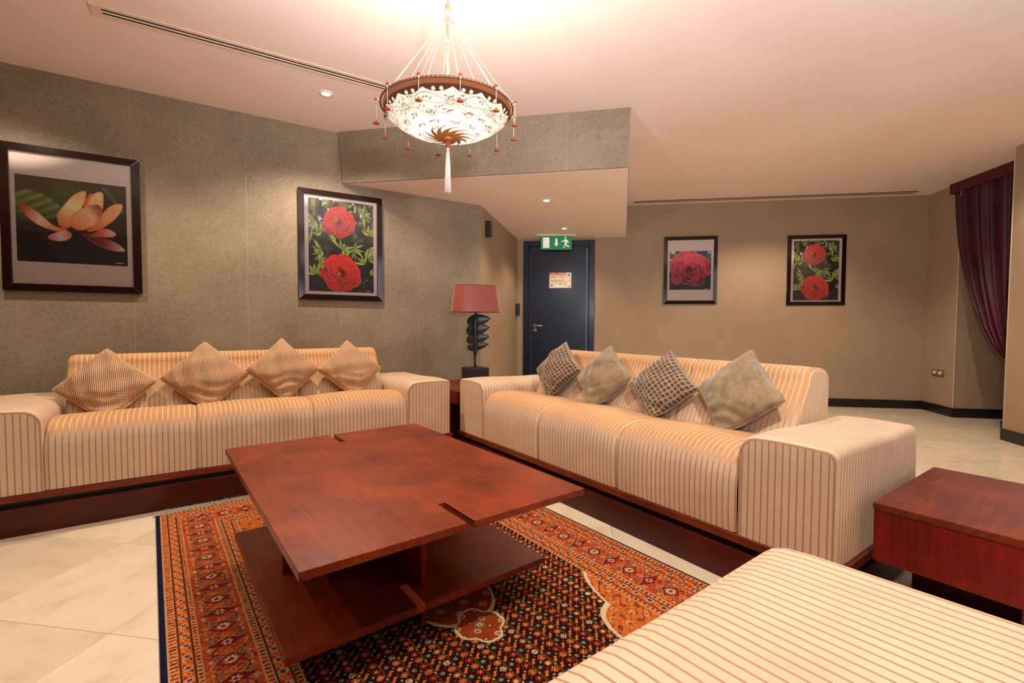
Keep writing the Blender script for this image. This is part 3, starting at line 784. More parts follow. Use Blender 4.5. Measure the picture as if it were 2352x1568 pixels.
# ------------------------------------------------------------------ ceiling fittings
def spotfit(x, y, z, lab):
    t = thing('ceiling_spotlight', lab, 'ceiling light', (x, y, z))
    mb = MB(); mb.lathe([(.028, -.001), (.030, -.007), (.046, -.006), (.050, 0)], 28); mb.build('trim_ring', WHITEP, t)
    mb = MB(); mb.lathe([(.0, -.004), (.028, -.003)], 24); mb.build('lens', plain('lit_lens', (255, 246, 230), .5, emit=(255, 244, 225), es=14.0), t)
spotfit(1.01, 3.47, ZC, 'round recessed spotlight glowing in the high ceiling beside the slot vent')
spotfit(3.046, 3.45, ZS, 'round recessed spotlight in the soffit, nearer the bowl pendant')
spotfit(4.104, 4.311, ZS, 'round recessed spotlight in the soffit just above the exit sign')
# slot diffuser, left
def slotvent(name, label, p, q, w, slots, smat=None):
    p = Vector(p); q = Vector(q); ln = (q - p).length; a = math.atan2(q.y - p.y, q.x - p.x)
    t = thing(name, label, 'air vent', (p.x, p.y, ZC), a)
    # local x along, y 0..w, z down negative
    ys = [0] + [v for s_ in slots for v in s_] + [w]
    e = 0.045
    for k in range(0, len(ys), 2):
        mb = MB(); mb.box((e, ys[k], -.006), (ln - e, ys[k + 1], -.0005)); mb.build('vent_bar', VENTM, t, bevel=.001)
    for x0, x1 in ((0, e), (ln - e, ln)):
        mb = MB(); mb.box((x0, 0, -.006), (x1, w, -.0005)); mb.build('end_plate', VENTM, t, bevel=.001)
    for s_ in slots:
        mb = MB(); mb.box((e, s_[0], -.002), (ln - e, s_[1], -.0004)); mb.build('slot', smat or SLOT, t)
    return t
slotvent('slot_diffuser', 'long two slot air vent in the ceiling left of the bowl pendant', (-.217, 3.225), (1.72, 3.045), .115, ((.028, .048), (.061, .081)))
slotvent('slot_diffuser', 'long thin air vent along the top of the back wall', tuple((bwp(0.0) + Vector((bd.y, -bd.x)) * .265)), tuple((bwp(3.40) + Vector((bd.y, -bd.x)) * .265)), .165, ((.018, .072), (.088, .140)), SLOTB)

# ------------------------------------------------------------------ wall boxes
def wallbox(name, label, s_, z0, z1, w, d):
    kd = (P_K - P_L1).normalized(); p = P_L1 + kd * s_
    t = thing(name, label, 'wall speaker', (p.x, p.y, z0), math.atan2(kd.y, kd.x))
    mb = MB(); mb.box((0, -d, 0), (w, -.001, z1 - z0)); mb.build('casing', BLACKP, t, bevel=.008, seg=3)
    mb = MB(); mb.box((w * .15, -d - .002, (z1 - z0) * .1), (w * .85, -d + .001, (z1 - z0) * .58)); mb.build('grille', plain('speaker_grille', (44, 48, 58), .6), t, bevel=.001)
wallbox('wall_speaker', 'black box high on the angled wall, just under the soffit', .17, 1.95, 2.115, .065, .06)
wallbox('wall_speaker', 'black box low on the angled wall beside the dark door frame', 1.80, 1.155, 1.325, .07, .05)

# double socket
cd = (P_R - P_B).normalized(); p = P_B + cd * .165
sk = thing('double_socket', 'brass double wall socket low on the wall beside the curtain', 'socket', (p.x, p.y, .437), math.atan2(cd.y, cd.x))
mb = MB(); mb.box((0, -.007, 0), (.21, -.001, .084)); mb.build('brass_plate', BRASS, sk, bevel=.002)
for x0 in (.022, .118):
    mb = MB()
    mb.box((x0, -.009, .03), (x0 + .04, -.0072, .055)); mb.box((x0 + .015, -.009, .055), (x0 + .026, -.0072, .068)); mb.build('socket_insert', WHITEP, sk)
    mb = MB(); mb.box((x0 + .046, -.011, .045), (x0 + .058, -.0072, .068)); mb.build('rocker_switch', WHITEP, sk, bevel=.001)

# ------------------------------------------------------------------ sofas
SL, AR, DP = 2.64, 0.365, 0.87
def arm_mesh(x0, x1, inner_left):
    """box arm with soft rounded upper edges; stripes: front face runs by x, body by y"""
    ri, ro = .075, .032; zb, zt = .205, .615; w = x1 - x0
    def rnd(cx, cz, r, a0, a1, n=8): return [(cx + r * math.cos(a0 + (a1 - a0) * k / n), cz + r * math.sin(a0 + (a1 - a0) * k / n)) for k in range(n + 1)]
    rl, rr_ = (ri, ro) if inner_left else (ro, ri)
    def sect(f, dz):
        # f: shrink for rounded front/back
        xa, xb, zt_ = x0 + f, x1 - f, zt - f + dz
        P = [(xa, zb), (xa, (zb + zt_ - rl) / 2), (xa, zt_ - rl)] + rnd(xa + rl, zt_ - rl, rl, PI, PI / 2)[1:]
        nmid = 4
        for k in range(1, nmid): P.append((xa + rl + (xb - xa - rl - rr_) * k / nmid, zt_ + .004 * math.sin(PI * k / nmid)))
        P += rnd(xb - rr_, zt_ - rr_, rr_, PI / 2, 0) + [(xb, (zb + zt_ - rr_) / 2), (xb, zb)]
        return P
    ys = [(.0, .014), (.003, .006), (.009, .0015), (.016, 0)] + [(.016 + (DP - .032) * k / 20, 0) for k in range(1, 21)] + [(DP - .009, .0015), (DP - .003, .006), (DP, .014)]
    mb = MB(); rings = []
    for (y, f) in ys:
        dz = -.018 * (y / DP) ** 2 + .004 * math.sin(y * 9)
        i = len(mb.v); S_ = sect(f, dz); mb.v += [(p[0], y, p[1]) for p in S_]; rings.append((i, S_, y))
    n = len(rings[0][1])
    for a, b_ in zip(rings[:-1], rings[1:]):
        for k in range(n - 1):
            mb.f.append((a[0] + k, a[0] + k + 1, b_[0] + k + 1, b_[0] + k)); mb.uv.append([(a[2], 0), (a[2], .02), (b_[2], .02), (b_[2], 0)]); mb.sm.append(True)
    for ring, rev in ((rings[0], True), (rings[-1], False)):
        idx = [ring[0] + k for k in range(n)]
        uv = [(p[0] - x0 + .006, p[1]) for p in ring[1]]
        mb.f.append(tuple(idx)); mb.uv.append(uv); mb.sm.append(False)
    return mb
def seat_mesh(x0, x1, lift=0.0):
    prof = [(0, .207), (-.004, .26), (-.006, .32), (-.006, .38), (-.002, .43), (.008, .468), (.026, .500), (.055, .523), (.10, .539), (.16, .545), (.24, .542), (.34, .53), (.46, .512), (.60, .50)]
    # subdivide
    P = []
    for a, b_ in zip(prof[:-1], prof[1:]):
        for k in range(3): P.append((a[0] + (b_[0] - a[0]) * k / 3, a[1] + (b_[1] - a[1]) * k / 3))
    P.append(prof[-1]); m = len(P) - 1; nu = 40; w = x1 - x0
    def fn(u, v):
        y, z = P[int(round(v * m))]; e = min(u, 1 - u) * w
        k = max(0, 1 - e / .014) ** 2 * .010
        puff = .010 * math.sin(PI * u) * min(1, max(0, (z - .3) / .2))
        wob = .003 * math.sin(x0 * 7 + u * 5) * min(1, max(0, (z - .45) / .05))
        return (x0 + u * w, y + k - puff * .2 * (z < .5), z + lift - (k if z > .45 else 0) + puff + wob)
    def painted_sheen(v): z = P[int(round(v * m))][1]; y = P[int(round(v * m))][0]; return min(1, max(0, (z - .45) / .07)) if y < .1 else 1
    mb = MB(); mb.grid(nu, m, fn, True, False, lambda u, v: (x0 + u * w, painted_sheen(v)))
    return mb
def back_mesh(x0, x1, rl=0, rr_=0):
    yb0, yt0, zt, zb = .445, .655, .845, .44
    P = [(yb0, zb)]
    for k in range(1, 11): t_ = k / 10; P.append((yb0 + (yt0 - .02 - yb0) * t_ - .012 * math.sin(PI * t_), zb + (zt - .06 - zb) * t_))
    for k in range(1, 9): a = PI - (PI / 2) * k / 8 - .0; P.append((yt0 + .045 + .065 * math.cos(a), zt - .06 + .06 * math.sin(a)))
    for k in range(1, 4): P.append((yt0 + .045 + .03 * k, zt - .004 * k))
    for k in range(1, 7): a = PI / 2 - (PI / 2) * k / 6; P.append((DP - .05 + .045 * math.cos(a), zt - .057 + .045 * math.sin(a)))
    P += [(DP - .005, .6), (DP - .005, .4), (DP - .005, .22)]
    m = len(P) - 1; nu = 40; w = x1 - x0
    def fn(u, v):
        y, z = P[int(round(v * m))]; x = x0 + u * w; e = min(u, 1 - u) * w
        k = max(0, 1 - e / .012) ** 2 * .006
        for dd, r_ in ((x - x0, rl), (x1 - x, rr_)):
            if r_ and dd < r_: k += (r_ - math.sqrt(max(0, r_ * r_ - (r_ - dd) ** 2))) * .6
        cy, cz = .76, .62
        return (x, y + (cy - y) * k * 3, z + (cz - z) * k * 3 if z > .45 else z)
    def painted_sheen(v): z = P[int(round(v * m))][1]; return min(.9, max(.25, (z - .50) / .25))
    mb = MB(); mb.grid(nu, m, fn, True, False, lambda u, v: (x0 + u * w, painted_sheen(v)))
    for uu in (0, 1):
        pts = [fn(uu, k / m) for k in range(m + 1)]
        mb.face(pts, [(p[1] * 1.0, 0) for p in pts])
    return mb
def sofa(label, loc, ang):
    t = thing('sofa', label, 'sofa', (loc[0], loc[1], 0), ang, 'striped velvet sofas on dark red plinths')
    mb = MB(); mb.box((0.0, 0.0, 0.0), (SL, DP, .140)); mb.build('plinth', PLINTH, t, bevel=.004)
    mb = MB(); mb.box((.02, .03, .139), (SL - .02, DP - .02, .172)); mb.build('recess', BLACKW, t)
    mb = MB(); mb.box((-.004, -.006, .170), (SL + .004, DP, .204)); mb.build('platform_rail', MAHOG, t, bevel=.004)
    arm_mesh(.012, AR, False).build('arm', VELVET, t)
    arm_mesh(SL - AR, SL - .012, True).build('arm', VELVET, t)
    w = (SL - 2 * AR) / 3
    for k in range(3):
        x0 = AR + k * w + .001; seat_mesh(x0, x0 + w - .002).build('seat', VELVET_SHEEN, t)
        back_mesh(x0, x0 + w - .002, .05 if k == 0 else 0, .05 if k == 2 else 0).build('backrest', VELVET_SHEEN, t)
    return t
SA = sofa('striped gold velvet sofa along the left wall with four woven dotted cushions', (-.7977, 3.2777), math.radians(-2.4))
SB = sofa('striped cream velvet sofa across the middle with four brown cushions', (1.9287, 3.2166), math.radians(-91.7))

# ottoman bench in the foreground
ot = thing('ottoman', 'cream striped velvet ottoman in the foreground, cut off by the bottom edge', 'ottoman', (.20, -.33, .0135), 0)
ow, od, oh = 1.02, .862, .50
mb = MB()
def otf(u, v):
    # profile across y (back -> front over the top), extruded along x
    L_ = [(od + .0, .2), (od + .010, .3), (od + .014, .40), (od + .010, .450), (od + .001, .475), (od - .016, .492), (od - .045, .502), (od - .10, .507), (od * .5, .514), (.12, .505), (.05, .492), (.012, .46), (-.002, .40), (0, .2)]
    n_ = len(L_) - 1; f_ = v * n_; i = min(n_ - 1, int(f_)); q = f_ - i
    y = L_[i][0] * (1 - q) + L_[i + 1][0] * q; z = L_[i][1] * (1 - q) + L_[i + 1][1] * q
    e = min(u, 1 - u) * ow; r_ = .022; k = r_ - math.sqrt(max(0, r_ * r_ - (r_ - min(e, r_)) ** 2))
    if z > .44: z -= k
    if y > od - .03: y -= k * .5
    return (u * ow, y, z + .004 * math.sin(u * 6) * (z > .48))
mb.grid(90, 13 * 5, otf, True, False, lambda u, v: (u * ow, v))
for uu in (0, 1):
    pts = [otf(uu, k / 65) for k in range(66)]; mb.face(pts, [(p[1], p[2]) for p in pts])
mb.build('upholstery', VELVET, ot)
mb = MB(); mb.box((.0, .0, .165), (ow, od, .198)); mb.build('platform_rail', MAHOG, ot, bevel=.004)
mb = MB(); mb.box((.02, .02, 0.0), (ow - .02, od - .02, .166)); mb.build('plinth', PLINTH, ot, bevel=.004)

# ------------------------------------------------------------------ cushions
def cushion(label, sofa_ob, cx, cy, cz, half, kind, group, tilt=26, spin=45, yaw=0, thick=.084, seed=0, seatz=.515):
    mats = {'dot': CUSH_A, 'spot': CUSH_B, 'fur': CUSH_F}[kind]
    r = random.Random(seed); ph = [r.uniform(0, 6.28) for _ in range(8)]
    Msofa = Matrix.Translation(sofa_ob.location) @ Matrix.Rotation(sofa_ob.rotation_euler[2], 4, 'Z')
    loc = Msofa @ Vector((cx, cy, cz))
    t = thing('cushion', label, 'cushion', loc, sofa_ob.rotation_euler[2] + math.radians(yaw), group)
    R1 = Matrix.Rotation(math.radians(-tilt), 3, 'X')      # lean the top away
    sp = math.radians(spin); n = 44
    zmin = seatz - cz
    def tf(a, b_, side):
        # a,b in -1..1 ; corners stay pointed, edges bow inward
        cr = 1 - .045 * (abs(a) * abs(b_)) ** 6; x = a * half * cr * (1 - .075 * (1 - b_ * b_) * abs(a) + .008 * math.sin(7 * b_ + ph[5])); z = b_ * half * cr * (1 - .075 * (1 - a * a) * abs(b_) + .008 * math.sin(7 * a + ph[6]))
        w = ((1 - a * a) * (1 - b_ * b_)); w = thick * max(0, w) ** .42
        wr = .008 * math.sin(5 * a + ph[0] + 3 * b_) * math.sin(4 * b_ + ph[1]) + .004 * math.sin(9 * a - 7 * b_ + ph[2])
        lowc = max(0, (-a - b_) / 2 - .1); wr += .014 * lowc * math.sin(13 * (a + b_) + 2.2 * math.sin(2.5 * (a - b_) + ph[3])) + .012 * max(0, (abs(a - b_) / 2 - .45)) * math.sin(11 * (a - b_) + 3 * a + ph[4])
        edge = min(1, 6 * (1 - max(abs(a), abs(b_))))
        y = side * (w + wr * edge)
        xr = x * math.cos(sp) - z * math.sin(sp); zr = x * math.sin(sp) + z * math.cos(sp)
        p = R1 @ Vector((xr, y, zr))
        if p.z < zmin + .05:      # the lower corner is pressed flat on the seat
            over = zmin + .05 - p.z; nz = zmin + .05 * math.exp(-over / .05)
            p = Vector((p.x * (1 + .5 * over), p.y - side * -.012 * over / .05 + (-.25 * over), nz))
        return p
    mb = MB()
    for side in (-1, 1):
        mb.grid(n, n, lambda u, v: tf(2 * u - 1, 2 * v - 1, side), True, False, lambda u, v: ((2 * u - 1) * half, (2 * v - 1) * half))
    mb.build('cover', mats, t)
    pts = []
    for k in range(24): pts.append(tf(-1 + 2 * k / 24, -1, -1))
    for k in range(24): pts.append(tf(1, -1 + 2 * k / 24, -1))
    for k in range(24): pts.append(tf(1 - 2 * k / 24, 1, -1))
    for k in range(24): pts.append(tf(-1, 1 - 2 * k / 24, -1))
    mb = MB(); mb.tube(pts, .0042, 6, True)
    mb.build('piping', {'dot': PIPING_L, 'spot': CUSH_F, 'fur': CUSH_F}[kind], t)
    return t
ga, gb, gc = 'woven dotted cushions on the left sofa', 'spotted brown velvet cushions', 'plain taupe velvet cushions'
cushion('beige dotted cushion at the far left end of the left sofa', SA, .565, .485, .665, .178, 'dot', ga, seed=1, spin=47)
cushion('beige dotted cushion, second from the left on the left sofa', SA, 1.068, .485, .690, .185, 'dot', ga, seed=2, spin=45)
cushion('beige dotted cushion with a folded bottom corner, third from the left', SA, 1.535, .485, .710, .180, 'dot', ga, seed=3, spin=43)
cushion('smallest looking beige dotted cushion beside the right arm of the left sofa', SA, 2.010, .485, .690, .178, 'dot', ga, seed=4, spin=44)
cushion('brown spotted velvet cushion at the far end, in front of the door', SB, .640, .475, .705, .170, 'spot', gb, seed=5, spin=50, yaw=0)
cushion('plain taupe velvet cushion between the two spotted cushions', SB, 1.085, .48, .690, .173, 'fur', gc, seed=6, spin=52, yaw=-2)
cushion('brown spotted velvet cushion in the middle of the cream sofa', SB, 1.550, .48, .685, .168, 'spot', gb, seed=7, spin=47, yaw=2)
cushion('large plain taupe velvet cushion nearest the front arm of the cream sofa', SB, 2.005, .48, .700, .178, 'fur', gc, seed=8, spin=44, yaw=-5)

# ------------------------------------------------------------------ coffee table
ct = thing('coffee_table', 'low mahogany coffee table with slotted top and lower shelf on the rug', 'coffee table', (.735, 1.83, .0118), 0)
tx0, tx1, ty0, ty1 = -.473, .473, -.675, .672
def slotted(z0, z1, x0, x1, y0, y1, sw, sl, name, mat):
    P = [(x0, y0), (-sw, y0), (-sw, y0 + sl), (sw, y0 + sl), (sw, y0), (x1, y0), (x1, y1), (sw, y1), (sw, y1 - sl), (-sw, y1 - sl), (-sw, y1), (x0, y1)]
    # built from convex pieces so that the faces stay clean
    bm = bmesh.new()
    vs = [bm.verts.new((p[0], p[1], z1)) for p in P]; f_ = bm.faces.new(vs)
    r = bmesh.ops.extrude_face_region(bm, geom=[f_]); bmesh.ops.translate(bm, verts=[v for v in r['geom'] if isinstance(v, bmesh.types.BMVert)], vec=(0, 0, z0 - z1))
    bmesh.ops.recalc_face_normals(bm, faces=bm.faces)
    bmesh.ops.bevel(bm, geom=[e for e in bm.edges], offset=.0018, segments=2, profile=.5, affect='EDGES')
    bmesh.ops.triangulate(bm, faces=[f for f in bm.faces if len(f.verts) > 4])
    me = bpy.data.meshes.new(name); bm.to_mesh(me); bm.free(); me.materials.append(mat)
    return link(bpy.data.objects.new(name, me), ct)
slotted(.434, .458, tx0, tx1, ty0, ty1, .0135, .18, 'tabletop', MAHOGY)
mb = MB(); mb.box((-.465, -.478, .110), (.465, .478, .134)); mb.build('lower_shelf', MAHOGY, ct, bevel=.002)
mb = MB(); mb.box((-.011, -.375, 0), (.011, .375, .110)); mb.build('lower_panel', MAHOGZ, ct, bevel=.0015)
mb = MB(); mb.box((-.375, -.011, 0), (.375, .011, .110)); mb.build('lower_panel', MAHOGZ, ct, bevel=.0015)
mb = MB(); mb.box((-.011, -.375, .134), (.011, .375, .434)); mb.build('upright_panel', MAHOGZ, ct, bevel=.0015)
mb = MB(); mb.box((-.375, -.011, .134), (.375, .011, .434)); mb.build('upright_panel', MAHOGZ, ct, bevel=.0015)

# side table
st = thing('side_table', 'square mahogany side table with deep apron at the right edge of the picture', 'side table', (2.034, .539, 0), math.radians(-1.9))
# local: x along the sofa arm (0..0.72), y negative towards the camera side
sd, sw_ = .728, .74
mb = MB(); mb.box((0, -sw_, .394), (sd, 0, .42)); mb.build('tabletop', MAHOG, st, bevel=.003)
for nm, a, b_ in (('apron', (.003, -sw_ + .003, .212), (.022, -.003, .394)), ('apron', (sd - .022, -sw_ + .003, .212), (sd - .003, -.003, .394)), ('apron', (.022, -.022, .212), (sd - .022, -.003, .394)), ('apron', (.022, -sw_ + .003, .212), (sd - .022, -sw_ + .022, .394))):
    mb = MB(); mb.box(a, b_); mb.build(nm, MAHOGZ, st, bevel=.002)
mb = MB(); mb.box((.04, -sw_ + .04, .214), (sd - .04, -.04, .23)); mb.build('underside_panel', PLINTH, st)
mb = MB(); mb.box((sd / 2 - .011, -sw_ + .06, 0), (sd / 2 + .011, -.03, .215)); mb.build('support_panel', PLINTH, st, bevel=.002)
mb = MB(); mb.box((.10, -sw_ / 2 - .011, 0), (sd - .10, -sw_ / 2 + .011, .215)); mb.build('support_panel', MAHOGZ, st, bevel=.002)

# corner table between the sofas
cn = thing('corner_table', 'mahogany corner table hidden between the two sofas, holding the lamp', 'side table', (1.955, 3.29, 0), math.radians(-2.5))
mb = MB(); mb.box((0, 0, .474), (.70, .70, .50)); mb.build('tabletop', MAHOG, cn, bevel=.003)
for a, b_ in (((.003, .003, .39), (.697, .022, .474)), ((.003, .678, .39), (.697, .697, .474)), ((.003, .022, .39), (.022, .678, .474)), ((.678, .022, .39), (.697, .678, .474))):
    mb = MB(); mb.box(a, b_); mb.build('apron', MAHOGZ, cn, bevel=.002)
mb = MB(); mb.box((.339, .06, 0), (.361, .64, .474)); mb.build('support_panel', PLINTH, cn)
mb = MB(); mb.box((.06, .339, 0), (.339, .361, .474)); mb.box((.361, .339, 0), (.64, .361, .474)); mb.build('support_panel', PLINTH, cn)

# ------------------------------------------------------------------ table lamp
lp = thing('table_lamp', 'table lamp with terracotta silk shade and carved black leaf shaped body', 'lamp', (2.40, 3.70, .50), math.radians(-37.4))
mb = MB(); mb.box((-.098, -.098, 0), (.098, .098, .14)); ob = mb.build('base_block', BLACKW, lp, bevel=.002); ob.rotation_euler = (0, 0, math.radians(26))
mb = MB()
zz = [.14, .17, .20, .235, .27, .31, .37, .43, .49, .55, .60, .635, .665]
mb.tube([(.004 * math.sin(z * 22), 0, z) for z in zz], [.013, .0095, .009, .011, .017, .022, .024, .026, .028, .030, .022, .009, .011], 10)
mb.build('stem', BLACKP, lp)
for k, (zc_, l_, r_, h_) in enumerate(((.572, .078, .146, .104), (.488, .086, .137, .104), (.404, .084, .134, .096), (.334, .078, .130, .074))):
    def fn2(v, u, zc_=zc_, l_=l_, r_=r_, h_=h_):
        x = -l_ + (l_ + r_) * u
        env = 0 if u <= 0 or u >= 1 else min(1.0, math.sqrt(max(0, 1 - ((u - .36) / .36) ** 2)) if u < .36 else math.cos((u - .36) / .64 * PI / 2) ** .9)
        a = 2 * PI * v; ca, sa = math.cos(a), math.sin(a)
        return (x, .030 * sa * abs(sa) ** .3 * env ** .8 * .38, zc_ + h_ / 2 * 1.12 * env * ca + .020 * u - .008 + .012 * u * u)
    mb = MB(); mb.grid(20, 28, fn2, True, True); mb.build('leaf', BLACKP, lp)
def shade_mat():
    m, nt, b = newmat('terracotta_silk')
    n = noise(nt, objco(nt, (1, 1, 60)), 6, 4)
    L(nt, ramp(nt, n, [(0.3, lin((132, 60, 46))), (0.7, lin((152, 74, 58)))]), b.inputs['Base Color'])
    b.inputs['Roughness'].default_value = 0.34; b.inputs['Sheen Weight'].default_value = 0.4; b.inputs['Anisotropic'].default_value = 0.6
    return m
mb = MB()
def sh(u, v):
    a = 2 * PI * u; z = .653 + .243 * v; ax = .234 - .036 * v; ay = .135 - .02 * v
    c, s_ = math.cos(a), math.sin(a)
    return (ax * abs(c) ** .72 * (1 if c > 0 else -1), ay * abs(s_) ** .8 * (1 if s_ > 0 else -1), z)
mb.grid(96, 4, sh, True, True)
def sh2(u, v):
    x, y, z = sh(u, v); return (x * .985, y * .975, z)
mb.grid(96, 4, sh2, True, True)
ob = mb.build('lamp_shade', shade_mat(), lp, fixn=False); ob.rotation_euler = (0, 0, math.radians(16))
for v in (0, 1):
    mb = MB(); mb.tube([sh(k / 60, v) for k in range(60)], .0025, 6, True)
    ob = mb.build('shade_trim', plain('shade_edge', (120, 50, 36), .6), lp); ob.rotation_euler = (0, 0, math.radians(16))
mb = MB(); mb.tube([(-.12, 0, .66), (.12, 0, .66)], .003, 6); mb.tube([(0, 0, .66), (0, 0, .75)], .012, 10); mb.build('lamp_holder', BLACKP, lp)

# ------------------------------------------------------------------ bowl pendant
CX, CY, ZR, RB = .92, 1.613, 1.862, .243
pd = thing('bowl_pendant', 'round glass bowl pendant with cords, amber beads and a long tassel', 'ceiling light', (CX, CY, 0), 0)
bowlp = [(RB, ZR), (RB * .985, ZR - .012), (RB * .93, ZR - .030), (RB * .84, ZR - .048), (RB * .70, ZR - .068), (RB * .52, ZR - .084), (RB * .34, ZR - .094), (RB * .17, ZR - .099), (.004, ZR - .101)]
def bowl():
    nr, na = 190, 1020
    rr_ = np.array([p[0] for p in bowlp])[::-1]; zz_ = np.array([p[1] for p in bowlp])[::-1]
    ln = np.concatenate([[0], np.cumsum(np.hypot(np.diff(rr_), np.diff(zz_)))]); s_ = np.linspace(0, ln[-1], nr)
    r = np.interp(s_, ln, rr_); z = np.interp(s_, ln, zz_)
    A = np.linspace(0, 2 * PI, na)
    Rg, Ag = np.meshgrid(r, A, indexing='ij'); Zg = np.meshgrid(z, A, indexing='ij')[0]
    V = np.stack([Rg * np.cos(Ag), Rg * np.sin(Ag), Zg], -1).reshape(-1, 3)
    q = Rg / RB
    I = np.zeros(q.shape + (3,)) + np.array((255, 246, 226)); BR = np.array((96, 46, 24)); LB = np.array((176, 130, 90))
    def line(m, c=LB): I[m] = c
    # dark scalloped rim
    sc_ = .955 - .045 * np.abs(np.cos(Ag * 7)) ; m = q > sc_; I[m] = BR
    m = (q > .975); I[m] = (150, 84, 40)
    for k in range(14):     # pale ovals on the rim
        for da, rr0, ra, rb in ((-.06, .935, .028, .018), (.06, .935, .028, .018)):
            a = k * 2 * PI / 14 + da; d = ((Ag - a + PI) % (2 * PI) - PI) * q; m = (d / ra) ** 2 + ((q - rr0) / rb) ** 2 < 1; I[m] = (244, 226, 196)
    # scroll lines
    for f_, am, r0 in ((7, .05, .86), (7, -.06, .72), (5, .07, .55), (5, -.05, .40), (9, .03, .80)):
        m = np.abs(q - (r0 + am * np.sin(Ag * f_))) < .0035; line(m)
    # fine grid roundels
    for k in range(14):
        a = k * 2 * PI / 14 + .2; r0 = .80 if k % 2 else .64; d = ((Ag - a + PI) % (2 * PI) - PI) * q; e = np.hypot(d, q - r0)
        I[(np.abs(e - .055) < .0045)] = LB; I[(e < .052) & ((np.abs((d * 60) % 1 - .5) > .42) | (np.abs((q * 60) % 1 - .5) > .42))] = (222, 196, 164)
    # teardrop leaf clusters
    r_ = random.Random(4)
    for ring, n_, sz in ((.87, 21, .030), (.66, 15, .042), (.46, 10, .048), (.76, 14, .026), (.30, 5, .05)):
        for k in range(n_):
            a0 = 2 * PI * (k + r_.uniform(-.2, .2)) / n_
            for j in range(3):
                a = a0 + (j - 1) * .05 / ring; rr0 = ring + r_.uniform(-.03, .03); an = r_.uniform(-.6, .6) + j * .5
                d = ((Ag - a + PI) % (2 * PI) - PI) * q; e = q - rr0; u = (d * math.cos(an) + e * math.sin(an)) / sz; v = (-d * math.sin(an) + e * math.cos(an)) / (sz * .42)
                I[(u > -1) & (u < 1) & (np.abs(v) < (1 - u) * .5 * np.sqrt(np.clip(1 + u, 0, 2)))] = (150, 86, 50)
    for k in range(260):
        a = r_.uniform(0, 2 * PI); rr0 = r_.uniform(.3, .93); d = ((Ag - a + PI) % (2 * PI) - PI) * q
        I[np.hypot(d, q - rr0) < .006] = (160, 110, 70)
    m = bpy.data.materials.new('painted_glass'); m.use_nodes = True; nt = m.node_tree; nt.nodes.clear()
    o_ = N(nt, 'ShaderNodeOutputMaterial'); at = N(nt, 'ShaderNodeAttribute'); at.attribute_name = 'Col'
    tr = N(nt, 'ShaderNodeBsdfTranslucent'); df = N(nt, 'ShaderNodeBsdfDiffuse'); mx = N(nt, 'ShaderNodeMixShader'); mx.inputs[0].default_value = .25
    hv = N(nt, 'ShaderNodeHueSaturation'); hv.inputs['Value'].default_value = .039; hv.inputs['Saturation'].default_value = .8; L(nt, at.outputs[0], hv.inputs['Color']); L(nt, hv.outputs[0], tr.inputs[0]); L(nt, at.outputs[0], df.inputs[0]); L(nt, tr.outputs[0], mx.inputs[1]); L(nt, df.outputs[0], mx.inputs[2])
    L(nt, mx.outputs[0], o_.inputs[0])
    return gridobj('glass_bowl', V, na, nr, I, m, pd)
bo = bowl()
for p_ in bo.data.polygons: p_.use_smooth = True
mb = MB()
ROPE = plain('rim_rope', (120, 74, 44), .6); CORD = plain('cream_cord', (206, 180, 160), .7); AMBER = plain('amber_glass', (150, 58, 22), .2); TASM = plain('tassel_thread', (222, 204, 194), .8)
n_ = 260
mb.tube([((RB + .004) * math.cos(2 * PI * k / n_), (RB + .004) * math.sin(2 * PI * k / n_), ZR + .002) for k in range(n_)], .0045, 6, True)
rp = mb.build('rim_ring', ROPE, pd)
mb = MB()
pts1 = [((RB + .004 + .0042 * math.cos(k * .55)) * math.cos(2 * PI * k / 1200), (RB + .004 + .0042 * math.cos(k * .55)) * math.sin(2 * PI * k / 1200), ZR + .004 + .0042 * math.sin(k * .55)) for k in range(1200)]
mb.tube(pts1, .0022, 4, True); mb.build('twisted_rope', plain('rope_light', (170, 140, 120), .6), pd)
apex = Vector((0, 0, 2.215))
for k in range(12):
    a = 2 * PI * k / 12 + .16; rim = Vector(((RB + .004) * math.cos(a), (RB + .004) * math.sin(a), ZR + .004))
    mb = MB(); mb.tube([apex, rim], .0007, 5); mb.build('suspension_cord', CORD, pd)
    out = Vector((math.cos(a), math.sin(a), 0))
    mb = MB(); c0 = rim + out * .016
    mb.tube([rim, c0, c0 + Vector((0, 0, -.012))], .004, 6)
    mb.tube([c0 + Vector((0, 0, -.010)), c0 + Vector((0, 0, -.085))], .0012, 5)
    dr_ = mb.build('bead_drop', CORD, pd)
    mb = MB(); mb.lathe([(0, .006), (.005, .004), (.006, 0), (.004, -.005), (0, -.006)], 10); b1 = mb.build('bead', AMBER, dr_); b1.location = c0
    mb = MB(); mb.lathe([(0, .012), (.003, .010), (.003, .004), (.011, .001), (.012, -.002), (.004, -.005), (0, -.006)], 14); b2 = mb.build('disc_bead', AMBER, dr_); b2.location = c0 + Vector((0, 0, -.085))
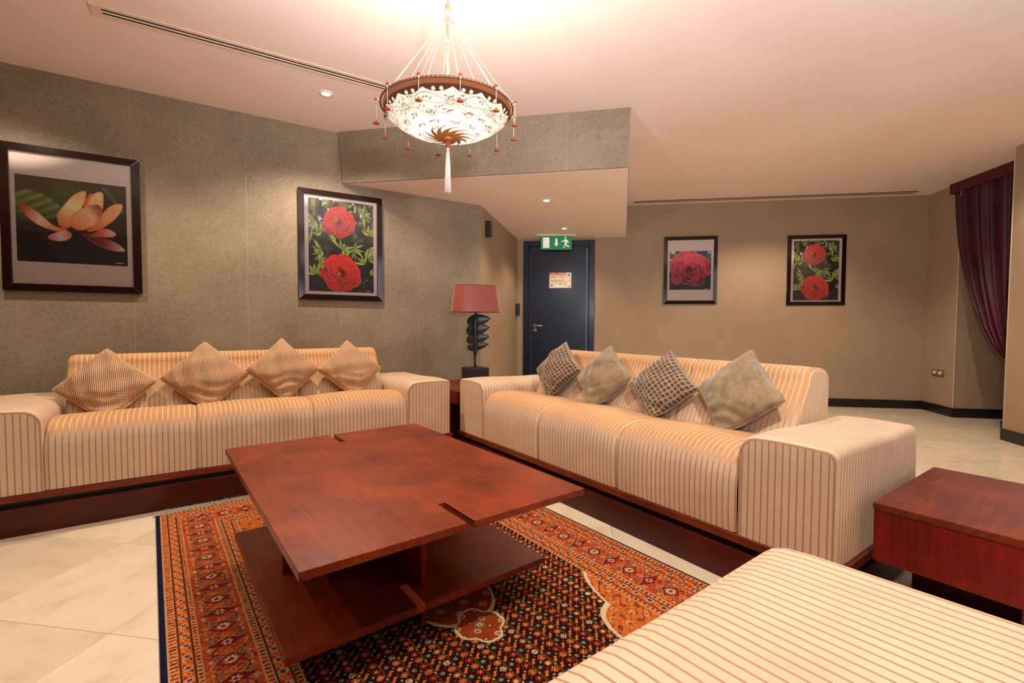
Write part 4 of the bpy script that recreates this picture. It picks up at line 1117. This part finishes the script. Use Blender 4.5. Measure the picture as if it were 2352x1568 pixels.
# gathered sleeve over the flex and the cord up to the ceiling
mb = MB(); n_ = 60
mb.tube([(.0013 * math.sin(k * .5), .0013 * math.cos(k * .37), ZR - .02 + (2.225 - ZR + .02) * k / n_) for k in range(n_ + 1)], [.0052 + .0007 * math.sin(k * 1.9) for k in range(n_ + 1)], 10)
mb.build('flex_sleeve', plain('sleeve_silk', (190, 150, 128), .6), pd)
mb = MB(); mb.lathe([(0, 2.262), (.006, 2.258), (.010, 2.25), (.006, 2.243), (.012, 2.235), (.013, 2.225), (.009, 2.215), (.0, 2.208)], 16); mb.build('gathering_knot', plain('knot_brass', (206, 160, 120), .4), pd)
mb = MB(); mb.tube([(.002 * math.sin(k * 1.1), .002 * math.cos(k), 2.25 + (ZC - .03 - 2.25) * k / 40) for k in range(41)], [.006 + .0015 * math.sin(k * 2.1) for k in range(41)], 8); mb.build('ceiling_cord', plain('cord_silk', (210, 160, 140), .6), pd)
mb = MB(); mb.lathe([(0, ZC - .045), (.02, ZC - .04), (.05, ZC - .02), (.055, ZC - .0005)], 28); mb.build('ceiling_rose', BRASS, pd)
# curled leaf rosette, finial, tassel
zb = ZR - .104
ROS = plain('rosette_gold', (176, 122, 72), .45, metal=.3)
for k in range(13):
    a0 = 2 * PI * k / 13; mb = MB()
    def fn(u, v, a0=a0):
        r = .010 + .088 * u; a = a0 + .75 * u * u; w = .0135 * math.sin(PI * (u * .85 + .15)) * (1 - u) ** .25 if u < 1 else 0
        x = r * math.cos(a) - (v - .5) * 2 * w * math.sin(a); y = r * math.sin(a) + (v - .5) * 2 * w * math.cos(a)
        rad = math.hypot(x, y); zz_ = np.interp(rad, [p[0] for p in bowlp][::-1], [p[1] for p in bowlp][::-1]) - .005 - .002 * math.sin(PI * v)
        return (x, y, zz_)
    mb.grid(12, 4, fn, True); o = mb.build('rosette_leaf', ROS, pd)
    so = o.modifiers.new('thick', 'SOLIDIFY'); so.thickness = .001
mb = MB(); mb.lathe([(0, zb + .006), (.016, zb + .003), (.019, zb - .003), (.012, zb - .008), (.0, zb - .010)], 20); mb.build('rosette_boss', ROS, pd)
mb = MB(); mb.lathe([(0, zb - .008), (.007, zb - .011), (.0115, zb - .018), (.007, zb - .026), (.009, zb - .031), (.006, zb - .038), (0, zb - .040)], 16); mb.build('amber_finial', AMBER, pd)
mb = MB(); mb.lathe([(0, zb - .036), (.006, zb - .038), (.0075, zb - .045), (.005, zb - .052), (.008, zb - .056), (.008, zb - .062), (0, zb - .064)], 14); mb.build('tassel_cap', CORD, pd)
mb = MB()
for k in range(44):
    a = k * 2.4; r0 = .009 * math.sqrt((k + .5) / 44); z0 = zb - .058; z1 = 1.552 + random.uniform(-.004, .006)
    mb.tube([(r0 * .7 * math.cos(a), r0 * .7 * math.sin(a), z0), (r0 * 1.05 * math.cos(a), r0 * 1.05 * math.sin(a), (z0 + z1) / 2), (r0 * 1.25 * math.cos(a + .1), r0 * 1.25 * math.sin(a + .1), z1)], .0013, 5)
o = mb.build('tassel', TASM, pd); o['kind'] = 'stuff'
mb = MB(); mb.lathe([(0, ZR - .01), (.016, ZR - .005), (.018, ZR + .02), (.012, ZR + .045), (0, ZR + .05)], 16); mb.build('lamp_holder', WHITEP, pd)

# ------------------------------------------------------------------ curtain and pelmet
pp0 = Vector((7.281, 1.31)); pdv = Vector((math.cos(math.radians(-136.18)), math.sin(math.radians(-136.18)))); pn = Vector((-pdv.y, pdv.x)) * -1.0
# pn points into the room (towards the camera side)
if pn.dot(-pp0) < 0: pn = -pn
cang = math.atan2(pdv.y, pdv.x)
cu = thing('curtain', 'dark burgundy silk curtain tied back to the right under a pelmet', 'curtain', (pp0.x, pp0.y, 0), cang)
nl = (pn.x * -pdv.y + pn.y * pdv.x)     # room side in local y
Lp = [(.03, 2.55), (.035, 2.50), (.063, 2.26), (.116, 1.959), (.169, 1.758), (.242, 1.511), (.342, 1.269), (.449, 1.035), (.582, .857), (.705, .752), (.79, .70), (.83, .62)]
Rp = [(.90, 2.55), (.90, 1.2), (.885, .75), (.87, .60)]
def arc(P, t):
    P = np.array(P); d = np.concatenate([[0], np.cumsum(np.hypot(*np.diff(P, axis=0).T))]); return np.interp(t * d[-1], d, P[:, 0]), np.interp(t * d[-1], d, P[:, 1])
mb = MB()
def cf(u, v):
    a = arc(Lp, v); b_ = arc(Rp, v); k = u ** 1.0
    x = a[0] * (1 - k) + b_[0] * k; z = a[1] * (1 - k) + b_[1] * k - .10 * math.sin(PI * v) * math.sin(PI * u) * .4
    sp_ = abs(b_[0] - a[0]) + .05
    am = .024 * (1 - .6 * v) + .008
    y = nl * (-.055 + am * math.sin(u * 2 * PI * 7.5 + 1.2 * math.sin(v * 3)) + am * .3 * math.sin(u * 2 * PI * 12.3 + v * 4 + 1))
    return (x, y, z)
mb.grid(240, 50, cf, True); o = mb.build('drape', CURT, cu, fixn=False)
mb = MB()
def cf2(u, v):
    a = 2 * PI * u; z = .62 * (1 - v) + .02; r = .035 + .045 * v; return (.86 + r * math.cos(a) * .9, nl * -.055 + (r * .5) * math.sin(a) * (1 + .25 * math.sin(9 * a)), z)
mb.grid(72, 16, cf2, True, True); mb.build('gathered_tail', CURT, cu, fixn=False)
mb = MB(); mb.tube([(.86 + .045 * math.cos(a), nl * -.055 + .04 * math.sin(a), .64 + .01 * math.cos(a)) for a in np.linspace(0, 2 * PI, 25)[:-1]], .014, 8, True); mb.build('tieback', CURT, cu)
pl = thing('curtain_pelmet', 'burgundy fabric covered pelmet board across the top of the curtain', 'pelmet', (pp0.x, pp0.y, 0), cang)
mb = MB()
y0_, y1_ = sorted((0, nl * -.085))
mb.box((0, min(0, nl * -.012), 2.537), (.93, max(0, nl * -.012), ZC - .001)); mb.build('pelmet_face', plain('pelmet_fabric', (74, 8, 24), .6), pl, bevel=.004)
mb = MB(); mb.box((0, y0_, 2.537), (.012, y1_, ZC - .001)); mb.box((.012, y0_ + .013, 2.60), (.93, y1_ - .013 if nl > 0 else y1_ - .013, 2.612)); mb.build('pelmet_return', plain('pelmet_fabric_side', (74, 8, 24), .6), pl)

# ------------------------------------------------------------------ rug
def rug():
    x0, x1, y0, y1 = .003, 1.765, .355, 3.150; st_ = .0028
    nx = int((x1 - x0) / st_) + 1; ny = int((y1 - y0) / st_) + 1
    Xg, Yg = np.meshgrid(np.linspace(0, x1 - x0, nx), np.linspace(0, y1 - y0, ny))
    Wd, Hd = x1 - x0, y1 - y0
    A_ = lambda *c: np.array(c, float)
    NAVY = A_(28, 24, 46); CREAM = A_(216, 190, 150); TAN = A_(204, 124, 72); RUST = A_(166, 68, 28); ORG = A_(212, 112, 44); DARK = A_(40, 17, 12); OLIVE = A_(98, 66, 30); RED = A_(150, 34, 22); BLUE = A_(120, 112, 92)
    dx = np.minimum(Xg, Wd - Xg); dy = np.minimum(Yg, Hd - Yg)
    side = dx < dy; D = np.minimum(dx, dy); T = np.where(side, Yg, Xg)
    I = np.zeros((ny, nx, 3)) + DARK
    def setm(m, c): I[m] = c
    def cellc(x, y, px_, py_, ox=0, oy=0):
        u = (x + ox) / px_; v = (y + oy) / py_; return (u - np.floor(u) - .5) * px_, (v - np.floor(v) - .5) * py_, np.floor(u).astype(int), np.floor(v).astype(int)
    def flower(m0, u, v, R_, n, c1, c2, c3, ph=0):
        r = np.hypot(u, v); a = np.arctan2(v, u); pr = R_ * (.74 + .26 * np.cos(n * a + ph))
        setm(m0 & (r < pr), c1); setm(m0 & (r < R_ * .42), c2); setm(m0 & (r < R_ * .2), c3)
    # ---- field
    fm = D >= .335
    setm(fm, DARK)
    cs = .031
    m = fm & (np.abs(((Xg + Yg * 0) / cs) % 2 - 1) < .10); setm(m, OLIVE * .8)
    u, v, i, j = cellc(Xg, Yg, cs, cs)
    par = (i + 2 * j) % 4
    flower(fm & (par == 0), u, v, .0136, 8, ORG * .95, RED, CREAM)
    flower(fm & (par == 2) & (j % 2 == 0), u, v, .0122, 8, CREAM, RED, CREAM * .9)
    flower(fm & (par == 2) & (j % 4 == 2), u, v, .0125, 8, ORG * .9, CREAM, RED)
    flower(fm & (par == 2) & (j % 2 == 1), u, v, .013, 6, RED * 1.1, RED * .8, CREAM)
    d = (u * .8 + v * .6); e = (-u * .6 + v * .8); setm(fm & (par % 2 == 1) & ((i + j) % 3 != 0) & (np.abs(d) < .0125) & (np.abs(e - .002 * np.sin(d * 260)) < .0042), ORG * .9)
    flower(fm & (par % 2 == 1) & ((i + j) % 3 == 0), u, v, .0085, 5, BLUE, CREAM * .8, DARK)
    u2, v2, i2, j2 = cellc(Xg, Yg, cs, cs, cs / 2, cs / 2); setm(fm & (np.hypot(u2, v2) < .0032), np.where(((i2 + j2) % 2 == 0)[..., None], RED, CREAM * .85)[fm & (np.hypot(u2, v2) < .0032)])
    # ---- corner spandrels (orange) with a scalloped cream outline
    cx, cy = Wd / 2, Hd / 2; ax, ay = np.abs(Xg - cx), np.abs(Yg - cy)
    fx, fy = Wd / 2 - .335, Hd / 2 - .335
    sx, sy = (fx - ax) / fx, (fy - ay) / fy
    th = np.arctan2(sy, sx * .8)
    lim = .56 + .07 * np.abs(np.sin(th * 5)) - .18 * np.sin(2 * th)
    sd_ = np.hypot(sx * .8, sy) - lim
    sm = fm & (sd_ < 0)
    setm(sm, ORG * .86)
    u, v, i, j = cellc(Xg + .01 * np.sin(Yg * 40), Yg + .01 * np.sin(Xg * 43), .046, .046)
    flower(sm & ((i + j) % 2 == 0), u, v, .0135, 6, CREAM * .85, RUST, NAVY)
    vine = np.abs(np.sin(Xg * 95 + 2.2 * np.sin(Yg * 60)) * np.sin(Yg * 88 + 2 * np.sin(Xg * 52))) < .10; setm(sm & vine, RUST * .75)
    setm(sm & ((i + j) % 2 == 1) & (np.hypot(u, v) < .006), RED); setm(sm & ((i + j) % 2 == 1) & (np.abs(np.hypot(u, v) - .009) < .0016), NAVY)
    setm(fm & (np.abs(sd_) < .011), CREAM * .9)
    # ---- central medallion and pendants
    for (mx_, my_, ra, rb) in ((cx, cy, .26, .34), (cx, cy - .42, .075, .085), (cx, cy + .42, .075, .085)):
        a = np.arctan2((Yg - my_) / rb, (Xg - mx_) / ra); r = np.hypot((Xg - mx_) / ra, (Yg - my_) / rb) / (1 + .10 * np.abs(np.sin(4 * a)) + .1 * np.cos(4 * a))
        mm = r < 1; setm(mm, RUST * .9)
        u, v, i, j = cellc(Xg - mx_, Yg - my_, .05, .05); flower(mm & ((i + j) % 2 == 0), u, v, .015, 8, CREAM, RED, BLUE); flower(mm & ((i + j) % 2 == 1), u, v, .013, 6, NAVY, ORG, CREAM)
        flower(mm, Xg - mx_, Yg - my_, .02, 8, BLUE * 1.1, CREAM, NAVY)
        setm(np.abs(r - 1) < (.022 if ra > .2 else .055), CREAM)
    # ---- borders
    def guard(a, b_):
        m = (D >= a) & (D < b_); setm(m, TAN)
        u, v, i, j = cellc(D - a, T, b_ - a, .019)
        nn = vnoise(Xg, Yg, 260, 9)
        setm(m & (nn > .62), RUST); setm(m & ((np.abs(v) < .0032) & (np.abs(u) < (b_ - a) * .28)), OLIVE * .7)
        setm(m & (np.hypot(u, v) < .0028), NAVY); setm(m & (np.abs(np.abs(u) - (b_ - a) * .44) < .0016), CREAM * .8)
    def band(a, b_):
        m = (D >= a) & (D < b_); setm(m, RUST * .8 + ORG * .2); w = b_ - a
        u, v, i, j = cellc(D - a, T, w, .062)
        setm(m & (np.abs(u - w * .28 * np.sin(T / .062 * 2 * PI)) < .0024), OLIVE * .6)
        setm(m & (np.abs(u + w * .30 * np.sin(T / .062 * 2 * PI + .6)) < .0022), ORG)
        flower(m, u, v, w * .46, 8, CREAM * .8, NAVY, RED * 1.1)
        u2, v2, i2, j2 = cellc(D - a, T, w, .062, 0, .031); setm(m & (np.hypot(u2, v2) < w * .24), ORG); setm(m & (np.hypot(u2, v2) < w * .1), NAVY)
        for k in (a, b_): setm(np.abs(D - k) < .0028, OLIVE * .55)
    setm(D < .335, RUST)
    guard(.018, .050); guard(.086, .106); guard(.246, .272); guard(.312, .337)
    band(.050, .086); band(.272, .312)
    a, b_ = .106, .246; m = (D >= a) & (D < b_); w = b_ - a; c = D - (a + b_) / 2
    setm(m, RUST); nn = vnoise(Xg, Yg, 90, 6); setm(m & (nn > .72), ORG * .85); setm(m & (nn < .14), RED * .8)
    P_ = .20; u, v, i, j = cellc(c + w / 2, T, w, P_)
    for s_ in (-1, 1):
        setm(m & (np.abs(c - s_ * .045 * np.sin(2 * PI * T / P_)) < .0022), NAVY)
        setm(m & (np.abs(c - s_ * .03 * np.cos(4 * PI * T / P_) * np.sin(2 * PI * T / P_)) < .0016), NAVY * 1.1)
        setm(m & (np.abs(c - s_ * .055 * np.cos(2 * PI * T / P_ + .5)) < .002), CREAM * .75)
        u2, v2, i2, j2 = cellc(c + w / 2 + s_ * .040, T, w, P_ / 2, 0, .02); flower(m, u2, v2, .013, 6, BLUE * .9, NAVY, CREAM)
        u2, v2, i2, j2 = cellc(c + w / 2 + s_ * .052, T, w, P_ / 3, 0, .05); flower(m, u2, v2, .007, 5, CREAM, ORG, RED)
    # lozenges and palmettes along the middle
    lz = np.abs(v) / .034 + np.abs(c) / .040; setm(m & (lz < 1), RUST * .82); setm(m & (np.abs(lz - 1) < .08), NAVY)
    flower(m, u * 1, v, .021, 10, CREAM, NAVY, RED * 1.2)
    u3, v3, i3, j3 = cellc(c + w / 2, T, w, P_, 0, P_ / 2); lz = np.abs(v3) / .022 + np.abs(c) / .055; setm(m & (lz < 1), RED * .8); setm(m & (np.abs(lz - 1) < .08), NAVY); flower(m, u3, v3, .017, 6, CREAM * .9, RED, NAVY)
    for q in (.25, .75):
        u3, v3, i3, j3 = cellc(c + w / 2, T, w, P_, 0, P_ * q); flower(m, u3, v3, .012, 8, ORG * 1.05, RUST, NAVY)
    setm(D < .018, NAVY)
    # yarn speckle
    sp = .86 + .28 * RS.rand(ny, nx)[..., None]; I *= sp
    Z = .010 + .0012 * vnoise(Xg, Yg, 30, 2) - .006 * np.clip(1 - D / .012, 0, 1) ** 2
    V = np.stack([Xg + x0, Yg + y0, Z], -1).reshape(-1, 3)
    t = thing('rug', 'persian style rug in rust, orange and navy under the coffee table', 'rug', (0, 0, 0), 0)
    gridobj('pile', V, nx, ny, I, attr_mat('rug_wool', rough=.95, spec=.05, sheen=0, fuzz=.12), t)
    mb = MB(); mb.box((x0, y0, .0005), (x1, y1, .006)); mb.build('backing', plain('rug_back', (40, 34, 60), .9), t)
    # fringe at the two short ends
    mb = MB(); r = random.Random(2)
    for yy, s_ in ((y1, 1), (y0, -1)):
        k = x0 - .01
        while k < x1:
            ln = min(r.uniform(.045, .066), (3.272 - .042 * (k + .798)) - 3.152 - .008 if s_ > 0 else 1) / 1.0; sl = r.uniform(-.35, .25) + .15 * math.sin(k * 17)
            mb.tube([(k, yy, .004), (k + sl * ln * .5, yy + s_ * ln * .55, .006 + r.uniform(0, .006)), (k + sl * ln * 1.2, yy + s_ * ln * .98, .003 + r.uniform(0, .014))], [.0016, .0016, .0008], 4, cap=False)
            k += .0042 if s_ > 0 else .012
    o = mb.build('fringe', plain('fringe_cotton', (190, 172, 160), .9), t, fixn=False); o['kind'] = 'stuff'
rug()
